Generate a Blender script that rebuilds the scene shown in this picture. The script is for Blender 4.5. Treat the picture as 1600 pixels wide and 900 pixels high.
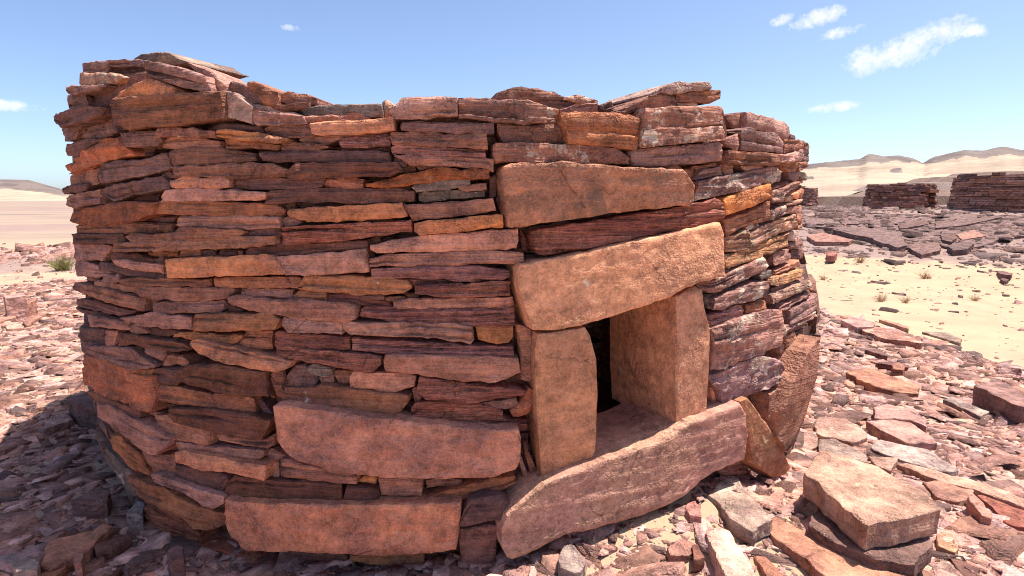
import bpy, math, random
import numpy as np
from mathutils import Vector, Matrix, noise

# ------------------------------------------------------------------ camera, sky, sun, exposure
scene = bpy.context.scene
for o in list(bpy.data.objects):
    bpy.data.objects.remove(o)
col = scene.collection
R = math.radians
PITCH = math.atan(138 / 900)
EYE = 1.5
cam_data = bpy.data.cameras.new('camera')
cam_data.sensor_width = 36
cam_data.lens = 36 * 900 / 1600
cam_data.clip_start = .05
cam_data.clip_end = 20000
cam = bpy.data.objects.new('camera', cam_data)
col.objects.link(cam)
cam.location = (0, 0, EYE)
cam.rotation_euler = (math.pi / 2 - PITCH, 0, 0)
scene.camera = cam

SUN_AZ = R(74)        # clockwise from +Y towards +X
SUN_EL = R(71)
SUN_STRENGTH = 4.2
SKY_STRENGTH = .122
world = bpy.data.worlds.new('World')
scene.world = world
world.use_nodes = True
world.cycles.sampling_method = 'NONE'
def build_world():
    nt = world.node_tree
    nt.nodes.clear()
    N = nt.nodes.new
    L = nt.links.new
    out = N('ShaderNodeOutputWorld')
    bg = N('ShaderNodeBackground')
    bg.inputs['Strength'].default_value = SKY_STRENGTH
    L(bg.outputs[0], out.inputs['Surface'])
    sky = N('ShaderNodeTexSky')
    sky.sky_type = 'NISHITA'
    sky.sun_disc = False
    sky.sun_elevation = SUN_EL
    sky.sun_rotation = SUN_AZ
    sky.altitude = 300
    sky.air_density = .6
    sky.dust_density = 1.5
    sky.ozone_density = 1.8
    tc = N('ShaderNodeTexCoord')
    def vm(op, a, b=None):
        n = N('ShaderNodeVectorMath'); n.operation = op
        for i, v in enumerate((a, b)):
            if v is None: continue
            if isinstance(v, (tuple, list, Vector)): n.inputs[i].default_value = v
            else: L(v, n.inputs[i])
        return n.outputs['Value'] if op == 'DOT_PRODUCT' else n.outputs['Vector']
    def m(op, a, b=0., clamp=False):
        n = N('ShaderNodeMath'); n.operation = op; n.use_clamp = clamp
        for i, v in enumerate((a, b)):
            if isinstance(v, (int, float)): n.inputs[i].default_value = v
            else: L(v, n.inputs[i])
        return n.outputs[0]
    d = tc.outputs['Generated']
    def noise_n(scale, detail, rough):
        n = N('ShaderNodeTexNoise')
        n.inputs['Scale'].default_value = scale
        n.inputs['Detail'].default_value = detail
        n.inputs['Roughness'].default_value = rough
        L(d, n.inputs['Vector'])
        return n.outputs[0]
    big = noise_n(38, 5, .62)
    fine = noise_n(160, 2, .6)
    nz = m('ADD', m('MULTIPLY', m('SUBTRACT', big, .5), 3.0), m('MULTIPLY', m('SUBTRACT', fine, .5), 1.8))
    # small fair-weather clouds: (azimuth, elevation, half width, half height, tilt) in degrees
    clouds = [
        (32.6, 11.5, 3.0, 1.25, 13), (34.8, 12.4, 2.3, 1.0, 12), (30.9, 11.1, 2.0, 1.1, 5), (37.0, 12.4, 1.1, .5, -8),
        (26.5, 14.7, 1.8, .65, 12), (23.7, 14.9, .9, .42, 12), (28.2, 13.4, 1.6, .42, 8),
        (28.3, 7.7, 1.6, .45, 4), (-20.0, 14.7, .8, .3, 0), (-40.6, 6.8, 2.2, .4, 0),
    ]
    total = None
    for az, el, w, h, tilt in clouds:
        a, e, t = R(az), R(el), R(tilt)
        right = Vector((math.cos(a), -math.sin(a), 0))
        up = Vector((-math.sin(a) * math.sin(e), -math.cos(a) * math.sin(e), math.cos(e)))
        fwd = Vector((math.sin(a) * math.cos(e), math.cos(a) * math.cos(e), math.sin(e)))
        ax = right * math.cos(t) + up * math.sin(t)
        ay = -right * math.sin(t) + up * math.cos(t)
        mp = N('ShaderNodeMapping'); mp.vector_type = 'TEXTURE'
        mp.inputs['Location'].default_value = fwd
        mp.inputs['Rotation'].default_value = Matrix((ax, ay, ax.cross(ay))).transposed().to_euler()
        mp.inputs['Scale'].default_value = (math.sin(R(w)), math.sin(R(h)), .3)
        L(d, mp.inputs['Vector'])
        n = N('ShaderNodeVectorMath'); n.operation = 'LENGTH'
        L(mp.outputs[0], n.inputs[0])
        total = n.outputs['Value'] if total is None else m('MINIMUM', total, n.outputs['Value'])
    total = m('SUBTRACT', 1.25, m('MULTIPLY', total, total))
    dens = m('MULTIPLY', m('ADD', total, nz), .6, True)
    dens = m('MULTIPLY', dens, .97)
    mix = N('ShaderNodeMix'); mix.data_type = 'RGBA'
    L(dens, mix.inputs['Factor'])
    L(sky.outputs[0], mix.inputs['A'])
    shade = N('ShaderNodeMix'); shade.data_type = 'RGBA'
    L(big, shade.inputs['Factor'])
    shade.inputs['A'].default_value = (3.7, 3.95, 4.3, 1)
    shade.inputs['B'].default_value = (4.8, 4.8, 4.9, 1)
    L(shade.outputs['Result'], mix.inputs['B'])
    L(mix.outputs['Result'], bg.inputs['Color'])
build_world()

sun_data = bpy.data.lights.new('sun', 'SUN')
sun_data.energy = SUN_STRENGTH
sun_data.angle = R(.53)
sun_data.color = (1, .95, .87)
sun = bpy.data.objects.new('sun', sun_data)
col.objects.link(sun)
to_sun = Vector((math.sin(SUN_AZ) * math.cos(SUN_EL), math.cos(SUN_AZ) * math.cos(SUN_EL), math.sin(SUN_EL)))
sun.rotation_euler = (-to_sun).to_track_quat('-Z', 'Y').to_euler()
sun.location = (6, 4, 12)

vs = scene.view_settings
vs.view_transform = 'Standard'
vs.look = 'None'
vs.exposure = 1.05
vs.gamma = 1
scene.cycles.max_bounces = 4
scene.cycles.adaptive_threshold = .025
scene.cycles.filter_width = 1.0
scene.cycles.diffuse_bounces = 3
scene.cycles.glossy_bounces = 1
vs.use_curve_mapping = False

rng = random.Random(7)
nrg = np.random.default_rng(11)

# ------------------------------------------------------------------ materials
def new_mat(name):
    mat = bpy.data.materials.new(name)
    mat.use_nodes = True
    nt = mat.node_tree
    nt.nodes.clear()
    out = nt.nodes.new('ShaderNodeOutputMaterial')
    b = nt.nodes.new('ShaderNodeBsdfPrincipled')
    b.inputs['Roughness'].default_value = .9
    b.inputs['Specular IOR Level'].default_value = .25
    nt.links.new(b.outputs[0], out.inputs['Surface'])
    return mat, nt, b
class NT:
    """small node helper"""
    def __init__(s, nt): s.nt = nt
    def node(s, t, **k):
        n = s.nt.nodes.new(t)
        for a, v in k.items(): setattr(n, a, v)
        return n
    def link(s, a, b): s.nt.links.new(a, b)
    def put(s, sock, v):
        if isinstance(v, bpy.types.NodeSocket): s.link(v, sock)
        elif isinstance(v, (tuple, list)) and len(v) == 3 and sock.type == 'RGBA': sock.default_value = (*v, 1)
        else: sock.default_value = v
    def math(s, op, a, b=0., c=None, clamp=False):
        n = s.node('ShaderNodeMath', operation=op, use_clamp=clamp)
        s.put(n.inputs[0], a); s.put(n.inputs[1], b)
        if c is not None: s.put(n.inputs[2], c)
        return n.outputs[0]
    def mix(s, f, a, b, mode='MIX'):
        n = s.node('ShaderNodeMix', data_type='RGBA', blend_type=mode)
        s.put(n.inputs['Factor'], f); s.put(n.inputs['A'], a); s.put(n.inputs['B'], b)
        return n.outputs['Result']
    def noise(s, vec, scale, detail=4, rough=.55, dist=0.):
        n = s.node('ShaderNodeTexNoise')
        s.put(n.inputs['Scale'], scale); s.put(n.inputs['Detail'], detail)
        s.put(n.inputs['Roughness'], rough); s.put(n.inputs['Distortion'], dist)
        s.link(vec, n.inputs['Vector'])
        return n.outputs[0]
    def ramp(s, v, lo, hi):
        n = s.node('ShaderNodeMapRange', interpolation_type='SMOOTHSTEP')
        s.put(n.inputs['Value'], v); s.put(n.inputs['From Min'], lo); s.put(n.inputs['From Max'], hi)
        return n.outputs['Result']
    def scaled(s, vec, sc):
        n = s.node('ShaderNodeMapping')
        s.link(vec, n.inputs['Vector']); n.inputs['Scale'].default_value = sc
        return n.outputs[0]
    def bump(s, h, strength, dist, normal=None):
        n = s.node('ShaderNodeBump')
        s.put(n.inputs['Height'], h); n.inputs['Strength'].default_value = strength; n.inputs['Distance'].default_value = dist
        if normal is not None: s.link(normal, n.inputs['Normal'])
        return n.outputs[0]

def rock(name, base, alt, strata=.5, pale=0., rough_b=.5, pale_col=(.62, .47, .36), patina=0., attr=False, spread=.35):
    mat, nt, b = new_mat(name)
    h = NT(nt)
    tc = h.node('ShaderNodeTexCoord')
    if attr:
        at = h.node('ShaderNodeAttribute', attribute_name='tint')
        rnd = at.outputs['Fac']
    else:
        oi = h.node('ShaderNodeObjectInfo')
        rnd = oi.outputs['Random']
    comb = h.node('ShaderNodeCombineXYZ')
    h.put(comb.inputs[0], h.math('MULTIPLY', rnd, 37.)); h.put(comb.inputs[1], h.math('MULTIPLY', rnd, 91.)); h.put(comb.inputs[2], h.math('MULTIPLY', rnd, 53.))
    add = h.node('ShaderNodeVectorMath', operation='ADD')
    h.link(tc.outputs['Object'], add.inputs[0]); h.link(comb.outputs[0], add.inputs[1])
    v = add.outputs[0]
    big = h.noise(v, 5., 2, .65)
    med = h.noise(v, 28., 3, .8)
    fine = h.noise(v, 140., 1, .7)
    lay = h.noise(h.scaled(v, (2.5, 2.5, 60)), 1., 3, .75, 0)
    medc = h.math('SUBTRACT', h.math('MULTIPLY', h.ramp(med, .28, .72), 2.), 1.)
    layc = h.math('SUBTRACT', h.math('MULTIPLY', h.ramp(lay, .28, .72), 2.), 1.)
    c = h.mix(h.ramp(big, .36, .66), base, alt)
    # spalled flakes with crisp steps, and a few fine cracks
    fl = h.math('SNAP', h.noise(h.scaled(v, (1, 1, 1.8)), 6.5, 2, .6, 0), .075)
    vor = h.node('ShaderNodeTexVoronoi', feature='DISTANCE_TO_EDGE')
    wob = h.node('ShaderNodeVectorMath', operation='MULTIPLY_ADD')
    h.link(v, wob.inputs[0]); wob.inputs[1].default_value = (1, 1, 1); h.put(wob.inputs[2], h.math('MULTIPLY', med, .07))
    h.link(wob.outputs[0], vor.inputs['Vector']); vor.inputs['Scale'].default_value = 2.3
    crack = h.math('MULTIPLY', h.math('SUBTRACT', 1., h.ramp(vor.outputs['Distance'], .0, .012)), h.ramp(big, .55, .6))
    # bedding: thin light and dark layers
    lf = h.math('MULTIPLY', layc, strata * .42)
    lum = h.math('ADD', 1., lf)
    lum = h.math('ADD', lum, h.math('MULTIPLY', medc, .27))
    lum = h.math('ADD', lum, h.math('MULTIPLY', h.math('SUBTRACT', fine, .5), .8))
    lum = h.math('ADD', lum, h.math('MULTIPLY', h.math('SUBTRACT', fl, .5), 1.15))
    lum = h.math('MULTIPLY', lum, h.math('SUBTRACT', 1., h.math('MULTIPLY', crack, .55)))
    # every stone its own shade
    r2 = h.math('FRACT', h.math('MULTIPLY', rnd, 7.31))
    lum = h.math('MULTIPLY', lum, h.math('ADD', 1 - spread * .5, h.math('MULTIPLY', r2, spread)))
    hs = h.node('ShaderNodeHueSaturation')
    r3 = h.math('FRACT', h.math('MULTIPLY', rnd, 13.7))
    h.put(hs.inputs['Hue'], h.math('ADD', .492, h.math('MULTIPLY', r3, .012)))
    h.put(hs.inputs['Saturation'], h.math('ADD', .85, h.math('MULTIPLY', r3, .3)))
    h.put(hs.inputs['Color'], c)
    c = hs.outputs[0]
    sc = h.node('ShaderNodeVectorMath', operation='SCALE')
    h.link(c, sc.inputs[0]); h.put(sc.inputs['Scale'], lum)
    c = sc.outputs[0]
    if patina > 0:
        pn = h.noise(v, 4.6, 4, .7, .5)
        c = h.mix(h.math('MULTIPLY', h.ramp(pn, .47, .56), .62 * patina), c, (.2, .118, .084))
    # ochre stains
    c = h.mix(h.math('MULTIPLY', h.ramp(big, .58, .7), .18), c, (.40, .175, .1))
    if pale > 0:
        pn = h.noise(v, 9., 4, .8, 0)
        c = h.mix(h.math('MULTIPLY', h.ramp(pn, .66 - pale * .22, .74 - pale * .2), .85), c, pale_col)
    h.link(c, b.inputs['Base Color'])
    hgt = h.math('ADD', h.math('MULTIPLY', lay, strata * 1.3), h.math('MULTIPLY', med, h.math('ADD', .25, h.ramp(big, .38, .62))))
    hgt = h.math('ADD', hgt, h.math('MULTIPLY', fl, 3.2))
    nrm = h.bump(hgt, min(1., rough_b * 1.5), .035)
    h.link(nrm, b.inputs['Normal'])
    return mat

MAT = {
    'd': rock('dark_brown_sandstone', (0.180, 0.082, 0.067), (0.233, 0.106, 0.075), .55, 0, .55),
    'b': rock('brown_sandstone', (0.331, 0.154, 0.106), (0.242, 0.117, 0.092), .5, .05, .6),
    'r': rock('red_brown_sandstone', (0.427, 0.188, 0.116), (0.331, 0.144, 0.103), .5, .08, .55),
    'R': rock('mauve_red_sandstone', (0.433, 0.220, 0.155), (0.331, 0.161, 0.125), .35, .1, .5, (.5, .34, .27)),
    'm': rock('maroon_layered_sandstone', (0.334, 0.117, 0.087), (0.437, 0.174, 0.122), 1.1, 0, .8),
    'o': rock('orange_sandstone', (0.659, 0.273, 0.142), (0.533, 0.226, 0.140), .35, .05, .5),
    'O': rock('orange_pink_sandstone', (0.566, 0.239, 0.139), (0.458, 0.202, 0.140), .1, .06, .6),
    'q': rock('rough_orange_sandstone', (0.499, 0.176, 0.095), (0.333, 0.125, 0.080), .3, .15, 1., (.42, .22, .13)),
    't': rock('tan_sandstone', (0.487, 0.215, 0.123), (0.383, 0.180, 0.121), .4, .1, .55),
    'T': rock('layered_tan_sandstone', (0.554, 0.277, 0.150), (0.387, 0.192, 0.118), .8, .55, 1., (.62, .46, .3)),
    'p': rock('pale_pink_and_sunlit_sandstone', (0.519, 0.294, 0.199), (0.407, 0.217, 0.157), .3, .35, .6),  # pale stone; also sunlit faces of rim blocks, sunlight put into the colour
    'w': rock('pale_flecked_sandstone', (0.361, 0.167, 0.117), (0.292, 0.134, 0.103), .4, .62, .8),
    'W': rock('rough_mauve_sandstone', (0.382, 0.188, 0.156), (0.296, 0.141, 0.121), .3, .5, 1.2),
    'g': rock('grey_sandstone', (0.263, 0.179, 0.137), (0.196, 0.129, 0.105), .5, .15, .6),
    'G': rock('grey_pink_slab', (0.398, 0.280, 0.218), (0.293, 0.188, 0.157), .3, .3, .7, (.5, .4, .32)),
    'B': rock('pink_tan_block', (.56, .335, .24), (.46, .26, .19), .25, .25, .6, (.56, .38, .26)),
    'P': rock('mottled_sandstone', (0.589, 0.264, 0.149), (0.493, 0.228, 0.142), .2, .06, .5, patina=1.),
    'L': rock('ochre_sandstone', (0.629, 0.294, 0.147), (0.542, 0.257, 0.140), .08, .12, .3),
    'D': rock('dusky_terrace_rock', (.235, .138, .118), (.17, .1, .088), .3, .12, .7, (.4, .3, .24)),
    'S': rock('smooth_pink_sandstone', (0.473, 0.222, 0.150), (0.516, 0.274, 0.164), .2, .12, .28),
}
MAT_RUBBLE = rock('rubble_sandstone', (.46, .25, .195), (.29, .15, .125), .25, .22, .5, (.66, .5, .38), attr=True, spread=1.3)
MAT_FAR = rock('far_coursed_sandstone', (.40, .2, .145), (.29, .145, .11), .4, .05, .6, attr=True, spread=1.1)
MAT_TERRACE = rock('terrace_rock', (.22, .135, .115), (.16, .1, .088), .25, .1, .5, (.42, .31, .25), attr=True, spread=1.1)
MAT_COURSE = rock('coursed_sandstone', (.27, .13, .09), (.2, .1, .075), .5, .03, .6, attr=True, spread=.9)

def ground_mat():
    mat, nt, b = new_mat('desert_ground')
    h = NT(nt)
    geo = h.node('ShaderNodeNewGeometry')
    v = geo.outputs['Position']
    at = h.node('ShaderNodeAttribute', attribute_name='rubble')
    n1 = h.noise(v, 1.1, 6, .65)
    n2 = h.noise(v, 14., 5, .7)
    n3 = h.noise(v, 90., 3, .7)
    n4 = h.noise(h.scaled(v, (.02, .06, .05)), 1., 6, .65)
    sand = h.mix(h.ramp(n1, .3, .7), (.45, .33, .21), (.375, .27, .175))
    sand = h.mix(h.math('MULTIPLY', h.ramp(n2, .55, .7), .35), sand, (.48, .30, .2))
    far = h.mix(h.ramp(n4, .42, .62), (.335, .24, .178), (.23, .165, .138))
    dist = h.node('ShaderNodeVectorMath', operation='LENGTH'); h.link(v, dist.inputs[0])
    sand = h.mix(h.ramp(dist.outputs['Value'], 25., 70.), sand, far)
    rub = h.mix(h.ramp(n2, .4, .62), (.40, .25, .19), (.52, .37, .26))
    rub = h.mix(h.ramp(n3, .5, .66), rub, (.25, .145, .12))
    rub = h.mix(h.ramp(dist.outputs['Value'], 18., 28.), rub, h.mix(h.ramp(n2, .4, .6), (.23, .15, .13), (.33, .22, .185)))
    f = h.math('ADD', at.outputs['Fac'], h.math('MULTIPLY', h.math('SUBTRACT', n1, .5), 1.1))
    f = h.math('ADD', f, h.math('MULTIPLY', h.math('SUBTRACT', n2, .5), .7))
    c = h.mix(h.ramp(f, .35, .7), sand, rub)
    h.link(c, b.inputs['Base Color'])
    nrm = h.bump(h.math('ADD', n2, h.math('MULTIPLY', n3, .5)), .5, .03)
    h.link(nrm, b.inputs['Normal'])
    b.inputs['Roughness'].default_value = .95
    return mat
MAT_GROUND = ground_mat()

def hill_mat():
    mat, nt, b = new_mat('desert_hill')
    h = NT(nt)
    geo = h.node('ShaderNodeNewGeometry')
    v = geo.outputs['Position']
    at = h.node('ShaderNodeAttribute', attribute_name='rubble')
    n1 = h.noise(v, .02, 7, .65)
    n2 = h.noise(h.scaled(v, (.012, .012, .25)), 1., 6, .65)
    sand = h.mix(h.ramp(n2, .35, .65), (.43, .325, .235), (.33, .24, .175))
    dark = h.mix(h.ramp(n1, .4, .6), (.125, .092, .082), (.19, .145, .125))
    f = h.math('ADD', at.outputs['Fac'], h.math('MULTIPLY', h.math('SUBTRACT', n1, .5), .9))
    h.link(h.mix(h.ramp(f, .4, .62), sand, dark), b.inputs['Base Color'])
    h.link(h.bump(h.math('ADD', n1, n2), .6, 6.), b.inputs['Normal'])
    return mat
MAT_HILL = hill_mat()

def plant_mat(name, c1, c2):
    mat, nt, b = new_mat(name)
    h = NT(nt)
    tc = h.node('ShaderNodeTexCoord')
    h.link(h.mix(h.noise(tc.outputs['Object'], 14., 3), c1, c2), b.inputs['Base Color'])
    return mat
MAT_BUSH = plant_mat('green_twigs', (.17, .16, .05), (.3, .26, .1))
MAT_DRY = plant_mat('dry_twigs', (.36, .19, .09), (.45, .28, .15))

# ------------------------------------------------------------------ helpers
def link(o, parent=None):
    col.objects.link(o)
    if parent is not None: o.parent = parent
    return o
def tag(o, label=None, cat=None, group=None, kind=None):
    for k, v in (('label', label), ('category', cat), ('group', group), ('kind', kind)):
        if v: o[k] = v
    return o
def mesh_obj(name, verts, faces, mat, parent=None, smooth=None, tint=None):
    me = bpy.data.meshes.new(name)
    me.from_pydata(verts, [], faces)
    me.materials.append(mat)
    if smooth is not None:
        me.polygons.foreach_set('use_smooth', smooth)
    if tint is not None:
        a = me.attributes.new('tint', 'FLOAT', 'POINT')
        a.data.foreach_set('value', tint)
    me.update()
    return link(bpy.data.objects.new(name, me), parent)
def empty(name, loc=(0, 0, 0)):
    o = bpy.data.objects.new(name, None)
    o.empty_display_size = .3
    o.location = loc
    return link(o)
def sstep(a, b, x):
    t = np.clip((x - a) / (b - a), 0, 1)
    return t * t * (3 - 2 * t)
def fbm(x, y, z=0., oct=4):
    return noise.fractal(Vector((x, y, z)), 1., 2., oct)

# ------------------------------------------------------------------ terrain
TOMB2 = (28.0, 30.2)
def terrain(x, y):
    x = np.asarray(x, float); y = np.asarray(y, float)
    k = ((x + 3) / 7.8) ** 2 + ((y - 5) / 10.5) ** 2
    kf = 1 - sstep(.85, 1.7, k)
    z = -1.3 * (1 - kf)
    d = np.hypot(x, y); az = np.degrees(np.arctan2(x, y))
    w = sstep(14, 26, az) * (1 - sstep(100, 130, az))
    z = z + w * (2.1 * sstep(22, 40, d) - 1.6 * sstep(75, 140, d))
    z = z + .4 * np.exp(-((x - TOMB2[0]) ** 2 + (y - TOMB2[1]) ** 2) / 26)
    z = z + .22 * np.exp(-((x - .8) / .85) ** 2 - ((y - 2.5) / .7) ** 2)   # sand fan below the doorway
    return z
def rubble_zone(x, y):
    """0 = bare sand, 1 = stony"""
    x = np.asarray(x, float); y = np.asarray(y, float)
    k = ((x + 3) / 7.8) ** 2 + ((y - 5) / 10.5) ** 2
    r = 1 - sstep(.9, 1.12, k)
    r = r * (1 - .95 * np.exp(-(((x - .75) / .75) ** 2 + ((y - 2.15) / .42) ** 2) ** 1.5))
    d = np.hypot(x, y); az = np.degrees(np.arctan2(x, y))
    r = np.maximum(r, 1.1 * sstep(14, 22, az) * (1 - sstep(75, 100, az)) * sstep(25, 30, d) * (1 - sstep(60, 90, d)))
    left = sstep(10, 25, -az)
    r = np.maximum(r, left * .75 * np.exp(-((d - 33) / 7.) ** 2))
    r = np.maximum(r, left * .62 * np.exp(-((d - 75) / 16.) ** 2))
    r = np.maximum(r, left * .6 * np.exp(-((d - 210) / 45.) ** 2))
    return r
def build_ground():
    na = 256
    rad = np.concatenate([[.02], np.geomspace(.4, 30, 190), np.geomspace(31, 6000, 90)])
    ang = np.linspace(0, 2 * math.pi, na, endpoint=False)
    A, D = np.meshgrid(ang, rad)
    X = D * np.sin(A); Y = D * np.cos(A)
    Z = terrain(X, Y)
    n = np.array([fbm(x * 1.3, y * 1.3) for x, y in zip(X.ravel(), Y.ravel())]).reshape(X.shape)
    n2 = np.array([fbm(x * .07, y * .07, 4.) for x, y in zip(X.ravel(), Y.ravel())]).reshape(X.shape)
    Z = Z + n * .022 * (D < 40) + n2 * .04 * sstep(9, 25, D) * (1 - sstep(200, 600, D))
    nr = len(rad)
    V = np.stack([X, Y, Z], -1).reshape(-1, 3)
    i = np.arange(nr - 1)[:, None] * na; j = np.arange(na)[None, :]; j2 = (j + 1) % na
    Fq = np.stack([i + j, i + na + j, i + na + j2, i + j2], -1).reshape(-1, 4)
    Fq = Fq[:, ::-1]
    o = mesh_obj('ground', V.tolist(), Fq.tolist(), MAT_GROUND, smooth=[True] * len(Fq))
    a = o.data.attributes.new('rubble', 'FLOAT', 'POINT')
    a.data.foreach_set('value', rubble_zone(X, Y).ravel())
    tag(o, kind='structure')
build_ground()

def build_hills(name, az0, az1, crest, r_in, r_crest, z_in, dark_fn, seed, na=180, nr=46):
    """a range of desert hills: crest(az) gives the elevation angle of the skyline in degrees"""
    V = []; dk = []
    for i in range(na):
        az = az0 + (az1 - az0) * i / (na - 1)
        a = R(az)
        rc = r_crest * (1 + .12 * noise.noise(Vector((az * .13, seed, 0))))
        zc = EYE + rc * math.tan(R(crest(az)))
        for j in range(nr):
            t = j / (nr - 1) * 1.45
            d = r_in + (rc - r_in) * t
            s = float(sstep(0, 1, np.array(t))) if t <= 1 else 1 - .8 * float(sstep(1, 1.5, np.array(t)))
            s = s * .72 + .28 * (t if t < 1 else max(0., 1 - (t - 1) * 2))
            z = z_in + (zc - z_in) * s
            x, y = d * math.sin(a), d * math.cos(a)
            rel = fbm(x * .012, y * .012, seed, 5) * .2 * (zc - z_in) * (math.sin(min(1, t) * math.pi) + .04)
            V.append((x, y, z + rel))
            dk.append(dark_fn(az, math.degrees(math.atan2(z + rel - EYE, d)), crest(az), t))
    Fq = [(i * nr + j, (i + 1) * nr + j, (i + 1) * nr + j + 1, i * nr + j + 1) for i in range(na - 1) for j in range(nr - 1)]
    Fq = [f[::-1] for f in Fq]
    o = mesh_obj(name, V, Fq, MAT_HILL, smooth=[True] * len(Fq))
    a = o.data.attributes.new('rubble', 'FLOAT', 'POINT')
    a.data.foreach_set('value', dk)
    tag(o, kind='structure')
def crest_right(az):
    xs = [8, 14, 20, 24, 26.7, 28.6, 30.5, 31.2, 33.4, 34.4, 34.9, 35.7, 37.6, 38.4, 39.9, 40.8, 41.4, 45, 52, 62, 75]
    es = [.8, 1.3, 1.9, 2.4, 2.75, 2.85, 2.95, 3.35, 3.4, 3.15, 2.85, 3.35, 3.6, 3.4, 3.65, 3.35, 3.4, 3.6, 3.2, 2.4, 1.]
    return float(np.interp(az, xs, es)) + .05 * noise.noise(Vector((az * 2.7, 3.3, 0)))
def dark_right(az, e, c, t):
    n = noise.noise(Vector((az * 1.1, 9.1, 0))) + .5 * noise.noise(Vector((az * 4.1, e * 3, 0)))
    thick = float(np.interp(az, [20, 29.5, 31, 34, 34.7, 35.6, 39.5, 41, 50], [.15, .1, .35, .4, .05, .55, .4, .2, .4])) + .3 * n
    v = (thick * .7 - (c - e)) * 4 + .55 if t < 1.05 else 1
    cone = 1.2 - ((az - 33.2) / .62) ** 2 * 1.2 if 2.2 < e < 2.62 - abs(az - 33.2) * .5 and t < 1 else 0
    low = .9 if az < 28.6 and e < 2.2 - (az - 26.5) * .35 and e > 1.7 else 0
    return max(0, min(1, max(v, cone, low)))
build_hills('hills', 8, 75, crest_right, 170, 620, -1.4, dark_right, 2.2, 340, 70)
def crest_left(az):
    xs = [-80, -65, -55, -48, -44, -41, -39.5, -38.5, -37.5, -36, -30, -20, -8, 8]
    es = [.6, 1.4, 1.0, 1.3, 1.45, 1.5, 1.42, 1.1, .75, .5, .5, .6, .5, .4]
    return float(np.interp(az, xs, es)) + .05 * noise.noise(Vector((az * 1.3, 7.3, 0)))
def dark_left(az, e, c, t):
    return max(0, min(1, (t - .3) * 3)) * .9
build_hills('far_hills', -80, 10, crest_left, 1500, 2300, -1.4, dark_left, 5.1, 130, 24)

# ------------------------------------------------------------------ the tomb
CX, CY, R0 = -0.424, 4.58, 2.437
def wall_r(th, z):
    return R0 + float(sstep(.3, 1.05, np.array(th))) * float(np.interp(z, [0, .6, .9, 1.3], [.10, .15, .13, 0])) \
        + float(sstep(.3, .9, np.array(-th))) * float(np.interp(z, [-.2, .1, .3, .6, 1.2], [-.05, -.02, .02, .04, 0]))

def poly_span(P, x):
    zs = []
    n = len(P)
    for i in range(n):
        (x0, z0), (x1, z1) = P[i], P[(i + 1) % n]
        if (x0 <= x < x1) or (x1 <= x < x0):
            zs.append(z0 + (z1 - z0) * (x - x0) / (x1 - x0))
    return (min(zs), max(zs)) if len(zs) >= 2 else None

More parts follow.
